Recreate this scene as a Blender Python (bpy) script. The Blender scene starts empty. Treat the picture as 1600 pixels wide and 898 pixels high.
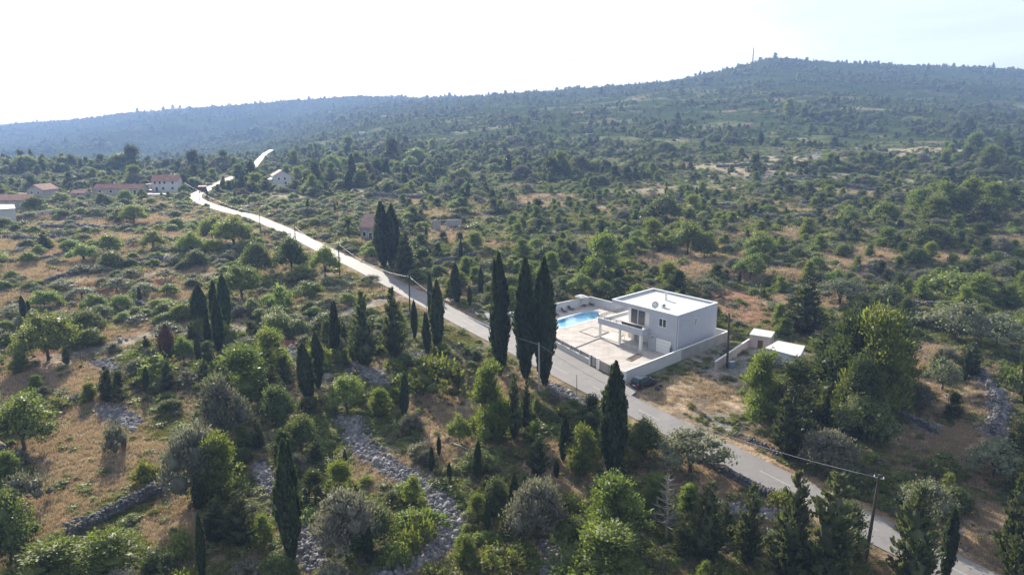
import bpy, bmesh, math, random
import numpy as np
from mathutils import Vector, Matrix

# ------------------------------------------------------------------ scene, camera, light
SC = bpy.context.scene
COL = SC.collection
random.seed(7); RNG = np.random.default_rng(11)
F = 1120.0; ZC = 40.0; PITCH = math.atan((449-205)/F)
cam_d = bpy.data.cameras.new('camera'); cam = bpy.data.objects.new('camera', cam_d); COL.objects.link(cam)
cam_d.sensor_width = 36.0; cam_d.lens = 36*F/1600; cam_d.clip_start = 0.5; cam_d.clip_end = 12000
cam.location = (0, 0, ZC); cam.rotation_euler = (math.pi/2-PITCH, 0, 0)
SC.camera = cam

SUN_AZ = math.radians(-24.0); SUN_EL = math.radians(23.0)        # azimuth from +Y towards +X
SUN = Vector((math.sin(SUN_AZ)*math.cos(SUN_EL), math.cos(SUN_AZ)*math.cos(SUN_EL), math.sin(SUN_EL)))
w = bpy.data.worlds.new('World'); SC.world = w; w.use_nodes = True
nt = w.node_tree; bg = nt.nodes['Background']
sky = nt.nodes.new('ShaderNodeTexSky'); sky.sky_type = 'NISHITA'; sky.sun_disc = False
sky.sun_elevation = SUN_EL; sky.sun_rotation = SUN_AZ; sky.altitude = 100
sky.air_density = 1.0; sky.dust_density = 2.2; sky.ozone_density = 1.5
tc = nt.nodes.new('ShaderNodeTexCoord'); mp = nt.nodes.new('ShaderNodeMapping'); mp.inputs['Scale'].default_value = (1.6, 1.6, 7.0)
nz = nt.nodes.new('ShaderNodeTexNoise'); nz.inputs['Scale'].default_value = 2.2; nz.inputs['Detail'].default_value = 9; nz.inputs['Roughness'].default_value = .62
nz.inputs['Distortion'].default_value = .6
cr = nt.nodes.new('ShaderNodeValToRGB'); cr.color_ramp.elements[0].position = .42; cr.color_ramp.elements[1].position = .75
mx = nt.nodes.new('ShaderNodeMix'); mx.data_type = 'RGBA'
mx.inputs['B'].default_value = (3.0, 3.15, 3.4, 1)
mul = nt.nodes.new('ShaderNodeMath'); mul.operation = 'MULTIPLY_ADD'; mul.inputs[1].default_value = .36; mul.inputs[2].default_value = .56
L = nt.links.new
L(tc.outputs['Generated'], mp.inputs['Vector']); L(mp.outputs['Vector'], nz.inputs['Vector']); L(nz.outputs['Fac'], cr.inputs['Fac'])
L(cr.outputs['Color'], mul.inputs[0]); L(mul.outputs[0], mx.inputs['Factor']); L(sky.outputs['Color'], mx.inputs['A']); L(mx.outputs['Result'], bg.inputs['Color'])
bg.inputs['Strength'].default_value = 0.12
sd = bpy.data.lights.new('sun', 'SUN'); sd.energy = 5.0; sd.angle = math.radians(.5); sd.color = (1, .91, .78)
so = bpy.data.objects.new('sun', sd); COL.objects.link(so); so.rotation_euler = (-SUN).to_track_quat('-Z', 'Y').to_euler(); so.location = (0, 0, 300)
SC.view_settings.view_transform = 'Standard'; SC.view_settings.look = 'None'; SC.view_settings.gamma = 1; SC.view_settings.exposure = 1.27
SC.render.engine = 'CYCLES'
cy = SC.cycles
cy.max_bounces = 6; cy.diffuse_bounces = 3; cy.glossy_bounces = 2; cy.transmission_bounces = 4; cy.volume_bounces = 0; cy.transparent_max_bounces = 8
cy.use_denoising = True; cy.caustics_reflective = False; cy.caustics_refractive = False; cy.sample_clamp_indirect = 4
try: cy.denoiser = 'OPENIMAGEDENOISE'; cy.denoising_prefilter = 'ACCURATE'; cy.denoising_input_passes = 'RGB_ALBEDO_NORMAL'
except Exception: pass

# ------------------------------------------------------------------ camera maths (reading positions off the survey photo)
CP, SP = math.cos(PITCH), math.sin(PITCH)
def ray(u, v):
    a = (u-800)/F; b = (v-449)/F
    return np.array([a, CP-b*SP, -SP-b*CP])
def project(P):
    P = np.asarray(P, float); d = P-np.array([0, 0, ZC])
    fw = d[..., 1]*CP-d[..., 2]*SP; up = d[..., 1]*SP+d[..., 2]*CP
    fw = np.maximum(fw, 1e-3)
    return 800+F*d[..., 0]/fw, 449-F*up/fw

# ------------------------------------------------------------------ noise
def _hash(ix, iy, s):
    h = (ix.astype(np.int64)*374761393+iy.astype(np.int64)*668265263+s*974634777) & 0xffffffff
    h = ((h ^ (h >> 13))*1274126177) & 0xffffffff
    return ((h ^ (h >> 16)) & 0xffffff)/float(0xffffff)
def vnoise(x, y, s=0):
    x0 = np.floor(x); y0 = np.floor(y); fx = x-x0; fy = y-y0
    fx = fx*fx*fx*(fx*(fx*6-15)+10); fy = fy*fy*fy*(fy*(fy*6-15)+10)
    a = _hash(x0, y0, s); b = _hash(x0+1, y0, s); c = _hash(x0, y0+1, s); d = _hash(x0+1, y0+1, s)
    return (a+(b-a)*fx)*(1-fy)+(c+(d-c)*fx)*fy
def fbm(x, y, s=0, o=4):
    r = 0; a = .5; t = 0
    for i in range(o):
        r = r+a*vnoise(x, y, s+i*17); t += a; x = x*2.03+13.7; y = y*2.03+5.1; a *= .5
    return r/t
def sstep(a, b, x):
    t = np.clip((x-a)/(b-a), 0, 1); return t*t*(3-2*t)

# ------------------------------------------------------------------ terrain height
HP, SLOPE = 41.4, 35/1120
def plane_z(Y): return ZC-HP+SLOPE*Y
UC = [-700, 0, 200, 400, 600, 800, 900, 1000, 1060, 1130, 1190, 1260, 1400, 1600, 2300]
ROWS = {
 150: [(-700, 479), (2300, 477)],
 200: [(-700, 403), (0, 402), (900, 402), (1100, 399), (1600, 394), (2300, 392)],
 300: [(-700, 328), (0, 325), (800, 324), (1000, 320), (1190, 315), (1400, 312), (2300, 308)],
 400: [(-700, 290), (0, 287), (600, 285), (800, 281), (1000, 275), (1190, 268), (1400, 262), (2300, 258)],
 520: [(-700, 264), (0, 261), (400, 259), (600, 254), (800, 247), (1000, 238), (1190, 231), (1400, 228), (2300, 226)],
 700: [(-700, 266), (0, 262), (200, 257), (400, 247), (600, 230), (800, 217), (1000, 204), (1190, 196), (1400, 196), (1600, 197), (2300, 200)],
 1000: [(-700, 275), (0, 266), (200, 256), (400, 237), (600, 196), (800, 180), (1000, 166), (1190, 150), (1400, 150), (1600, 153), (2300, 160)],
 1300: [(-700, 275), (0, 262), (200, 248), (400, 224), (600, 176), (800, 157), (1000, 142), (1190, 112), (1400, 118), (1600, 125), (2300, 140)],
 1500: [(-700, 270), (0, 256), (200, 240), (400, 215), (600, 168), (700, 158), (780, 148), (900, 138), (1000, 131), (1060, 123), (1130, 108), (1165, 90), (1190, 83), (1215, 84.5), (1250, 89), (1330, 96), (1450, 98), (1540, 105), (1600, 103), (2300, 130)],
 1900: [(-700, 255), (0, 238), (200, 215), (400, 190), (600, 163), (700, 157), (780, 152), (900, 145), (1000, 140), (1190, 130), (1600, 135), (2300, 150)],
 2600: [(-700, 216), (0, 198), (100, 189), (200, 176), (330, 167), (430, 159), (520, 155), (600, 156), (700, 153), (800, 150), (1000, 160), (2300, 170)],
 3300: [(-700, 216), (0, 205), (200, 190), (400, 178), (600, 172), (800, 170), (2300, 180)],
}
def _elev(v): b = (v-449)/F; return -(SP+b*CP)/(CP-b*SP)
NA, NL = 240, 260
AG = np.linspace(-1.4, 1.4, NA); LG = np.linspace(math.log(100), math.log(4200), NL)
def _build_dev():
    ds = [60, 100, 120]+list(ROWS); tab = []
    for d in ds:
        if d < 150: tab.append(np.zeros(NA)); continue
        us, vs = zip(*ROWS[d]); v = np.interp(AG*F*1.0+800, us, vs)
        tab.append(ZC+_elev(v)*d-plane_z(d))
    tab = np.array(tab); out = np.empty((NL, NA)); ld = np.log(ds)
    for j in range(NA): out[:, j] = np.interp(LG, ld, tab[:, j])
    k = np.exp(-.5*(np.arange(-9, 10)/3.2)**2); k /= k.sum()
    p = np.pad(out, ((9, 9), (0, 0)), mode='edge'); out = sum(k[i]*p[i:i+NL] for i in range(19))
    k2 = np.exp(-.5*(np.arange(-4, 5)/.8)**2); k2 /= k2.sum()
    p = np.pad(out, ((0, 0), (4, 4)), mode='edge'); out = sum(k2[i]*p[:, i:i+NA] for i in range(9))
    return out
DEV = _build_dev()
def z_base(X, Y):
    X = np.asarray(X, float); Y = np.asarray(Y, float)
    Yc = np.maximum(Y, 20.); a = np.clip(X/Yc, -1.399, 1.399); l = np.clip(np.log(Yc), LG[0], LG[-1]-1e-6)
    fa = (a-AG[0])/(AG[1]-AG[0]); fl = (l-LG[0])/(LG[1]-LG[0])
    i = np.clip(fa.astype(int), 0, NA-2); j = np.clip(fl.astype(int), 0, NL-2); fa = fa-i; fl = fl-j
    dv = (DEV[j, i]*(1-fa)+DEV[j, i+1]*fa)*(1-fl)+(DEV[j+1, i]*(1-fa)+DEV[j+1, i+1]*fa)*fl
    return plane_z(np.clip(Y, -60, 4200))+dv
def march(u, v, fn, t0=20., t1=4200., n=1500):
    r = ray(u, v); ts = np.exp(np.linspace(math.log(t0), math.log(t1), n))
    P = np.array([0, 0, ZC])+ts[:, None]*r
    g = P[:, 2]-fn(P[:, 0], P[:, 1]); k = np.argmax(g < 0)
    if g[k] >= 0: k = n-1
    if k == 0: return P[0]
    lo, hi = ts[k-1], ts[k]
    for _ in range(14):
        m = (lo+hi)/2; p = np.array([0, 0, ZC])+m*r
        if p[2] < fn(p[0:1], p[1:2])[0]: hi = m
        else: lo = m
    return np.array([0, 0, ZC])+hi*r
# road centre line, read off the photograph
ROADPX = [(1740, 1010), (1600, 942), (1505, 896), (1440, 863), (1322, 803), (1200, 741), (1139, 711), (1053, 668), (1021, 651), (888, 584), (810, 544), (728, 502), (663, 469), (612, 441.5), (566, 418), (510, 391.5), (440, 357),
          (396, 338.5), (354, 329), (322, 318.5), (306, 311), (305, 304), (318, 298), (340, 288), (362, 277.5), (386, 271), (396, 260), (405, 250), (414, 240), (424, 234)]
_rp = np.array([march(u, v, z_base) for u, v in ROADPX])
def resample(P, step, smooth=0):
    P = np.asarray(P, float); s = np.r_[0, np.cumsum(np.hypot(*(np.diff(P[:, :2], axis=0).T)))]
    q = np.arange(0, s[-1], step); R = np.stack([np.interp(q, s, P[:, k]) for k in range(P.shape[1])], 1)
    if smooth:
        k = np.ones(2*smooth+1)/(2*smooth+1); pad = np.pad(R, ((smooth, smooth), (0, 0)), mode='reflect', reflect_type='odd')
        R = np.stack([np.convolve(pad[:, c], k, 'valid') for c in range(R.shape[1])], 1)
    return R
ROAD = resample(_rp, 2.0, 3)
ROAD[:, 2] = z_base(ROAD[:, 0], ROAD[:, 1])
_k = np.ones(15)/15; ROAD[:, 2] = np.convolve(np.pad(ROAD[:, 2], 7, mode='reflect', reflect_type='odd'), _k, 'valid')
def dist_poly(X, Y, P):
    """distance to a polyline and the z of its nearest point"""
    bd = np.full(X.shape, 1e9); bz = np.zeros(X.shape)
    for a, b in zip(P[:-1], P[1:]):
        dx, dy = b[0]-a[0], b[1]-a[1]; t = np.clip(((X-a[0])*dx+(Y-a[1])*dy)/(dx*dx+dy*dy+1e-9), 0, 1)
        d = (X-a[0]-t*dx)**2+(Y-a[1]-t*dy)**2; m = d < bd
        bd = np.where(m, d, bd); bz = np.where(m, a[2]+t*(b[2]-a[2]), bz)
    return np.sqrt(bd), bz
# villa lot
LP0 = np.array([17.2, 104.1]); LP2 = np.array([39.9, 127.3]); LBL = np.array([17.4, 155.6]); LFL = np.array([-.9, 141.2]); PADZ = 2.25
LOT = [LP0, LP2, LBL, LFL]
def quad_dist(X, Y, Q):
    """signed outside distance to a convex counter-clockwise polygon"""
    d = np.full(X.shape, -1e9)
    for a, b in zip(Q, Q[1:]+Q[:1]):
        e = (b-a)/np.hypot(*(b-a)); d = np.maximum(d, (X-a[0])*e[1]-(Y-a[1])*e[0])
    return d
_tf = {}
def z_full(X, Y):
    X = np.asarray(X, float); Y = np.asarray(Y, float)
    z = z_base(X, Y); D = np.hypot(X, Y)
    far = sstep(350, 1100, D)
    z = z+(fbm(X/34, Y/34, 3, 4)-.5)*1.9*(1-far)*sstep(20, 60, D)+(fbm(X/9, Y/9, 9, 2)-.5)*.5*(1-far)
    z = z+(fbm(X/190, Y/190, 5, 5)-.5)*22*far*(1-.75*sstep(1250, 1500, D)*(X > -200))
    fl_ = sstep(1350, 1800, D)*(1-sstep(2250, 2600, D))*(X < 0)*sstep(250, 700, -X)
    z = z+(np.abs(fbm(X/520, Y/520, 61, 4)-.5)*-2+.3)*95*fl_
    # terraced slopes
    st = 2.6; q = z/st+1.3*fbm(X/60, Y/60, 21, 3); fr = q-np.floor(q)
    amp = .85*sstep(135, 170, D)*(1-sstep(500, 900, D))*sstep(.35, .6, fbm(X/70, Y/70, 33, 2))
    z = z+amp*st*(sstep(.32, .68, fr)-fr)
    near = (D < 900)
    if near.any():
        Xn, Yn, zn = X[near], Y[near], z[near]
        d, rz = dist_poly(Xn, Yn, ROAD[::2]); wgt = 1-sstep(4.0, 11.0, d); zn = zn*(1-wgt)+(rz-.07)*wgt
        q = quad_dist(Xn, Yn, LOT); wgt = (1-sstep(.6, 7.0, q))*np.where(d < 4, sstep(2.6, 4.0, d), 1); zn = zn*(1-wgt)+(PADZ-.07-.95*sstep(-.7, -1.8, q))*wgt
        zn = zn-.16*(q < 5.5)*(q > 0)*(d < 6.5)*(d > 2.0)*(d+q < 7.6); z = z.copy(); z[near] = zn
    return z
def at(u, v): return march(u, v, z_full)
def ridge_at(u, v, far=1700):
    while v < 400:
        P = at(u, v)
        if P[1] < far: return P
        v += .7
    return P
def gz(x, y): return float(z_full(np.array([x]), np.array([y]))[0])
def px_per_m(P): return F/(P[1]*CP-(P[2]-ZC)*SP)
def top_height(P, u, v):
    """height above P at which something at P's distance shows at row v"""
    r = ray(u, v); return ZC+P[1]/r[1]*r[2]-P[2]

# ------------------------------------------------------------------ object helpers
def thing(name, label, cat, loc=(0, 0, 0), rz=0, group=None):
    o = bpy.data.objects.new(name, None); COL.objects.link(o); o.empty_display_size = .5
    o.location = loc; o.rotation_euler = (0, 0, rz); o['label'] = label; o['category'] = cat; o['kind'] = 'thing'
    if group: o['group'] = group
    return o
def tag(o, label=None, cat=None, group=None, kind=None):
    for k, v in (('label', label), ('category', cat), ('group', group), ('kind', kind)):
        if v: o[k] = v
    if cat and not kind: o['kind'] = 'thing'
    return o
def link(name, me, parent=None, loc=None):
    o = bpy.data.objects.new(name, me); COL.objects.link(o)
    if parent is not None: o.parent = parent
    if loc is not None: o.location = loc
    return o
def mesh_np(name, V, flat, counts, mats=(), smooth=False, mi=None):
    me = bpy.data.meshes.new(name); V = np.asarray(V, np.float32); flat = np.asarray(flat, np.int32); counts = np.asarray(counts, np.int32)
    me.vertices.add(len(V)); me.vertices.foreach_set('co', V.ravel())
    me.loops.add(len(flat)); me.loops.foreach_set('vertex_index', flat)
    me.polygons.add(len(counts)); me.polygons.foreach_set('loop_start', np.r_[0, np.cumsum(counts)[:-1]].astype(np.int32))
    me.polygons.foreach_set('loop_total', counts)
    if smooth: me.polygons.foreach_set('use_smooth', np.ones(len(counts), bool))
    if mi is not None: me.polygons.foreach_set('material_index', np.asarray(mi, np.int32))
    for m in mats: me.materials.append(m)
    me.update(calc_edges=True); return me
class MB:
    """collects faces; build() links them as one mesh object"""
    def __init__(s): s.v = []; s.f = []
    def poly(s, pts): n = len(s.v); s.v += [tuple(p) for p in pts]; s.f.append(tuple(range(n, n+len(pts)))); return s
    def hull8(s, b, t):
        n = len(s.v); s.v += [tuple(p) for p in b]+[tuple(p) for p in t]; k = len(b)
        s.f.append(tuple(range(n+k-1, n-1, -1))); s.f.append(tuple(range(n+k, n+2*k)))
        for i in range(k): j = (i+1) % k; s.f.append((n+i, n+j, n+k+j, n+k+i))
        return s
    def box(s, x0, x1, y0, y1, z0, z1, M=None):
        b = [(x0, y0, z0), (x1, y0, z0), (x1, y1, z0), (x0, y1, z0)]; t = [(x0, y0, z1), (x1, y0, z1), (x1, y1, z1), (x0, y1, z1)]
        if M is not None: b = [M(p) for p in b]; t = [M(p) for p in t]
        return s.hull8(b, t)
    def tube(s, pts, rad, n=8, caps=True):
        pts = [Vector(p) for p in pts]; m = len(pts); rr = rad if isinstance(rad, (list, tuple)) else [rad]*m; base = len(s.v)
        for i, p in enumerate(pts):
            d = (pts[min(i+1, m-1)]-pts[max(i-1, 0)]).normalized(); a = d.cross(Vector((0, 0, 1)) if abs(d.z) < .9 else Vector((1, 0, 0))).normalized(); b = d.cross(a)
            for k in range(n):
                t = 2*math.pi*k/n; s.v.append(tuple(p+(a*math.cos(t)+b*math.sin(t))*rr[i]))
        for i in range(m-1):
            for k in range(n): q = (k+1) % n; s.f.append((base+i*n+k, base+i*n+q, base+(i+1)*n+q, base+(i+1)*n+k))
        if caps: s.f.append(tuple(base+k for k in range(n))[::-1]); s.f.append(tuple(base+(m-1)*n+k for k in range(n)))
        return s
    def lathe(s, prof, n=16, c=(0, 0, 0)):
        base = len(s.v); m = len(prof)
        for r, z in prof:
            for k in range(n): t = 2*math.pi*k/n; s.v.append((c[0]+r*math.cos(t), c[1]+r*math.sin(t), c[2]+z))
        for i in range(m-1):
            for k in range(n): q = (k+1) % n; s.f.append((base+i*n+k, base+i*n+q, base+(i+1)*n+q, base+(i+1)*n+k))
        s.f.append(tuple(base+k for k in range(n))[::-1]); s.f.append(tuple(base+(m-1)*n+k for k in range(n))); return s
    def build(s, name, mat, parent=None, loc=None, smooth=False, fix=True, bevel=0):
        me = bpy.data.meshes.new(name); me.from_pydata(s.v, [], s.f)
        if fix:
            bm = bmesh.new(); bm.from_mesh(me); bmesh.ops.recalc_face_normals(bm, faces=bm.faces); bm.to_mesh(me); bm.free()
        if smooth:
            me.polygons.foreach_set('use_smooth', np.ones(len(me.polygons), bool))
        me.materials.append(mat); o = link(name, me, parent, loc)
        if bevel:
            b = o.modifiers.new('bevel', 'BEVEL'); b.width = bevel; b.segments = 1; b.limit_method = 'ANGLE'
        return o

# ------------------------------------------------------------------ materials
def _mat(name):
    m = bpy.data.materials.new(name); m.use_nodes = True; nt = m.node_tree; return m, nt, nt.nodes['Principled BSDF']
def N(nt, t, **kw):
    n = nt.nodes.new('ShaderNode'+t)
    for k, v in kw.items():
        if k.startswith('i_'): n.inputs[k[2:].replace('_', ' ')].default_value = v
        else: setattr(n, k, v)
    return n
def mixcol(nt, fac, a, b, blend='MIX'):
    n = nt.nodes.new('ShaderNodeMix'); n.data_type = 'RGBA'; n.blend_type = blend
    for s, val in (('Factor', fac), ('A', a), ('B', b)):
        if hasattr(val, 'is_output') or isinstance(val, bpy.types.NodeSocket): nt.links.new(val, n.inputs[s])
        elif s == 'Factor': n.inputs[s].default_value = val
        else: n.inputs[s].default_value = (*val, 1)
    return n.outputs['Result']
def surf(name, col, rough=.8, var=.15, scale=1.5, metal=0, col2=None, spec=.3, bump=0, fine=20, coat=0):
    """weathered surface: two noise scales vary the colour"""
    m, nt, p = _mat(name); g = N(nt, 'NewGeometry')
    n1 = N(nt, 'TexNoise', i_Scale=scale, i_Detail=6., i_Roughness=.6); nt.links.new(g.outputs['Position'], n1.inputs['Vector'])
    n2 = N(nt, 'TexNoise', i_Scale=fine, i_Detail=3.); nt.links.new(g.outputs['Position'], n2.inputs['Vector'])
    dark = tuple(c*(1-2*var) for c in col); lite = tuple(min(1, c*(1+var)) for c in (col2 or col))
    r = N(nt, 'ValToRGB'); r.color_ramp.elements[0].position = .3; r.color_ramp.elements[1].position = .7
    r.color_ramp.elements[0].color = (*dark, 1); r.color_ramp.elements[1].color = (*lite, 1)
    nt.links.new(n1.outputs['Fac'], r.inputs['Fac'])
    c = mixcol(nt, n2.outputs['Fac'], r.outputs['Color'], tuple(x*(1-var) for x in col))
    nt.links.new(c, p.inputs['Base Color']); p.inputs['Roughness'].default_value = rough; p.inputs['Metallic'].default_value = metal
    p.inputs['Specular IOR Level'].default_value = spec; p.inputs['Coat Weight'].default_value = coat
    if bump:
        b = N(nt, 'Bump', i_Strength=bump, i_Distance=.05); nt.links.new(n2.outputs['Fac'], b.inputs['Height']); nt.links.new(b.outputs['Normal'], p.inputs['Normal'])
    return m
def foliage(name, col, trans=.35, var=.35, hue=.05, tcol=None, rough=.55, spec=.25):
    m, nt, p = _mat(name); oi = N(nt, 'ObjectInfo'); g = N(nt, 'NewGeometry')
    def rng(s, lo, hi):
        r = N(nt, 'MapRange'); nt.links.new(s, r.inputs['Value']); r.inputs['To Min'].default_value = lo; r.inputs['To Max'].default_value = hi; return r.outputs['Result']
    def comb(op, a, b):
        k = N(nt, 'Math', operation=op); nt.links.new(a, k.inputs[0]); nt.links.new(b, k.inputs[1]); return k.outputs[0]
    val = comb('MULTIPLY', rng(oi.outputs['Random'], 1-var*.6, 1+var*.6), rng(g.outputs['Random Per Island'], 1-var, 1+var))
    w2 = N(nt, 'TexWhiteNoise', noise_dimensions='1D'); nt.links.new(oi.outputs['Random'], w2.inputs['W'])
    hs = N(nt, 'HueSaturation'); hs.inputs['Color'].default_value = (*col, 1)
    nt.links.new(val, hs.inputs['Value']); nt.links.new(rng(w2.outputs['Value'], .5-hue*.6, .5+hue*.4), hs.inputs['Hue'])
    nt.links.new(hs.outputs['Color'], p.inputs['Base Color']); p.inputs['Roughness'].default_value = rough; p.inputs['Specular IOR Level'].default_value = spec
    tr = N(nt, 'BsdfTranslucent'); c = mixcol(nt, 1., hs.outputs['Color'], tcol or (1.25, 1.3, .6), 'MULTIPLY'); nt.links.new(c, tr.inputs['Color'])
    ms = N(nt, 'MixShader'); ms.inputs[0].default_value = trans; nt.links.new(p.outputs[0], ms.inputs[1]); nt.links.new(tr.outputs[0], ms.inputs[2])
    nt.links.new(ms.outputs[0], nt.nodes['Material Output'].inputs['Surface']); return m
def flat(name, col, rough=.5, metal=0, spec=.5, coat=0): 
    return surf(name, col, rough, .06, 3., metal, spec=spec, coat=coat)
M = dict(
 asphalt=None, paint=surf('road_paint', (.42, .42, .41), .7, .3, 4.),
 concrete=surf('concrete', (.36, .35, .33), .8, .2, .6), render_grey=surf('grey_render', (.46, .48, .53), .85, .08, .7), white=surf('white_paint', (.78, .78, .76), .7, .04, .5),
 wall_paint=surf('boundary_wall_paint', (.55, .55, .55), .85, .10, .5), coping=surf('coping_stone', (.7, .7, .68), .7, .08),
 roofmem=surf('roof_membrane', (.56, .56, .56), .75, .12, .5), paving=None, porch=surf('porch_tile', (.62, .60, .57), .5, .06),
 dark_metal=flat('dark_metal', (.045, .047, .055), .5), grey_metal=flat('grey_metal', (.35, .36, .38), .45, .6), glass=flat('window_glass', (.03, .035, .045), .08, 0, .8),
 soil=surf('bed_soil', (.09, .05, .035), .95, .3), tile_red=surf('red_roof_tile', (.36, .17, .125), .85, .25, .8, col2=(.45, .26, .2)), tile_pink=surf('pale_roof_tile', (.43, .27, .215), .85, .22, .8),
 stone=surf('dry_stone', (.185, .18, .19), .95, .35, .9, fine=7), stone_pale=surf('pale_stone', (.26, .25, .25), .95, .3, .9, fine=7), old_wall=surf('old_plaster', (.42, .40, .37), .9, .25, .7),
 village_white=surf('village_white', (.54, .53, .52), .85, .08, .4), wood=surf('weathered_pole_wood', (.085, .068, .055), .9, .3, 2.), bark=surf('bark', (.11, .085, .065), .95, .35, 3.), bark_pale=surf('dry_wood', (.30, .27, .24), .95, .25, 3.),
 cable=flat('cable_sheath', (.25, .25, .26), .5), liner=surf('pool_liner', (.33, .66, .86), .5, .05, 1.), liner_dark=surf('pool_dark_blue', (.09, .36, .70), .5, .1, 3.),
 tyre=flat('tyre_rubber', (.02, .02, .02), .8), carpaint=flat('car_paint_maroon', (.008, .010, .020), .3, 0, .35, .3), carglass=flat('car_glass', (.05, .09, .12), .06, 0, .9), chrome=flat('bright_metal', (.6, .6, .62), .25, .9),
 redlamp=flat('tail_lamp', (.35, .02, .02), .3), canvas=surf('parasol_canvas', (.72, .68, .62), .9, .05), cushion=surf('lounger_fabric', (.06, .06, .075), .9, .1), bag=flat('black_plastic', (.015, .015, .018), .35),
 blue_box=flat('blue_grey_cabinet', (.20, .27, .33), .5), pink_wall=surf('pink_block_wall', (.50, .42, .38), .9, .12, 1.), carred=flat('car_paint_red', (.30, .03, .03), .3, 0, .6, 1), brown=surf('brown_boards', (.13, .07, .05), .9, .2),
 skin=flat('skin', (.45, .28, .2), .6), cloth_dark=flat('dark_clothes', (.025, .028, .04), .9), cloth_grey=flat('grey_shirt', (.16, .15, .18), .9), hair=flat('dark_hair', (.02, .015, .012), .6),
 red_earth=surf('red_earth', (.27, .12, .085), .95, .3, 1.5),
)
def asphalt_mat():
    m, nt, p = _mat('asphalt'); g = N(nt, 'NewGeometry')
    def nz(sc, d=5., r=.6): n = N(nt, 'TexNoise', i_Scale=sc, i_Detail=d, i_Roughness=r); nt.links.new(g.outputs['Position'], n.inputs['Vector']); return n.outputs['Fac']
    def rmp(sk, p0, p1, c0, c1):
        r = N(nt, 'ValToRGB'); e = r.color_ramp.elements; e[0].position = p0; e[1].position = p1; e[0].color = (*c0, 1); e[1].color = (*c1, 1); nt.links.new(sk, r.inputs['Fac']); return r.outputs['Color']
    c = rmp(nz(.22, 6.), .35, .65, (.165, .158, .155), (.245, .232, .22)); c = mixcol(nt, rmp(nz(.5, 2.), .62, .64, (0, 0, 0), (.55, .55, .55)), c, (.135, .13, .13))
    v = N(nt, 'TexVoronoi', feature='DISTANCE_TO_EDGE'); v.inputs['Scale'].default_value = .32; nt.links.new(g.outputs['Position'], v.inputs['Vector'])
    c = mixcol(nt, rmp(v.outputs['Distance'], .004, .02, (.6, .6, .6), (0, 0, 0)), c, (.09, .088, .088)); c = mixcol(nt, .5, c, rmp(nz(14., 3.), .3, .7, (.14, .135, .13), (.28, .265, .25)))
    nt.links.new(c, p.inputs['Base Color']); p.inputs['Roughness'].default_value = .74; p.inputs['Specular IOR Level'].default_value = .28; return m
M['asphalt'] = asphalt_mat()
def paving_mat():
    m, nt, p = _mat('stone_paving'); g = N(nt, 'NewGeometry'); mp_ = N(nt, 'Mapping'); mp_.inputs['Rotation'].default_value = (0, 0, math.radians(-37.5)); nt.links.new(g.outputs['Position'], mp_.inputs['Vector'])
    b = N(nt, 'TexBrick'); b.inputs['Scale'].default_value = 1.; b.inputs['Brick Width'].default_value = 1.2; b.inputs['Row Height'].default_value = .6; b.inputs['Mortar Size'].default_value = .03; b.inputs['Color1'].default_value = (.46, .42, .39, 1); b.inputs['Color2'].default_value = (.41, .375, .345, 1); b.inputs['Mortar'].default_value = (.31, .28, .25, 1)
    nt.links.new(mp_.outputs[0], b.inputs['Vector']); n = N(nt, 'TexNoise', i_Scale=.5, i_Detail=6.); nt.links.new(g.outputs['Position'], n.inputs['Vector']); r = N(nt, 'ValToRGB'); e = r.color_ramp.elements; e[0].position = .3; e[1].position = .7; e[0].color = (.72, .72, .72, 1); e[1].color = (1.1, 1.08, 1.05, 1); nt.links.new(n.outputs['Fac'], r.inputs['Fac'])
    nt.links.new(mixcol(nt, 1., b.outputs['Color'], r.outputs['Color'], 'MULTIPLY'), p.inputs['Base Color']); p.inputs['Roughness'].default_value = .8; return m
M['paving'] = paving_mat()
def water_mat():
    m, nt, p = _mat('pool_water'); nt.nodes.remove(p)
    gl = N(nt, 'BsdfGlossy'); gl.inputs['Roughness'].default_value = .05; tr = N(nt, 'BsdfTransparent'); tr.inputs['Color'].default_value = (.80, .95, 1, 1)
    fr = N(nt, 'Fresnel', i_IOR=1.22); ms = N(nt, 'MixShader'); nz = N(nt, 'TexNoise', i_Scale=3., i_Detail=3.); g = N(nt, 'NewGeometry'); nt.links.new(g.outputs['Position'], nz.inputs['Vector'])
    b = N(nt, 'Bump', i_Strength=.15, i_Distance=.05); nt.links.new(nz.outputs['Fac'], b.inputs['Height']); nt.links.new(b.outputs['Normal'], gl.inputs['Normal']); nt.links.new(b.outputs['Normal'], fr.inputs['Normal'])
    k_ = N(nt, 'Math', operation='MULTIPLY'); k_.inputs[1].default_value = .45; nt.links.new(fr.outputs[0], k_.inputs[0]); nt.links.new(k_.outputs[0], ms.inputs[0]); nt.links.new(tr.outputs[0], ms.inputs[1]); nt.links.new(gl.outputs[0], ms.inputs[2]); nt.links.new(ms.outputs[0], nt.nodes['Material Output'].inputs['Surface']); return m
M['water'] = water_mat()

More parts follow.
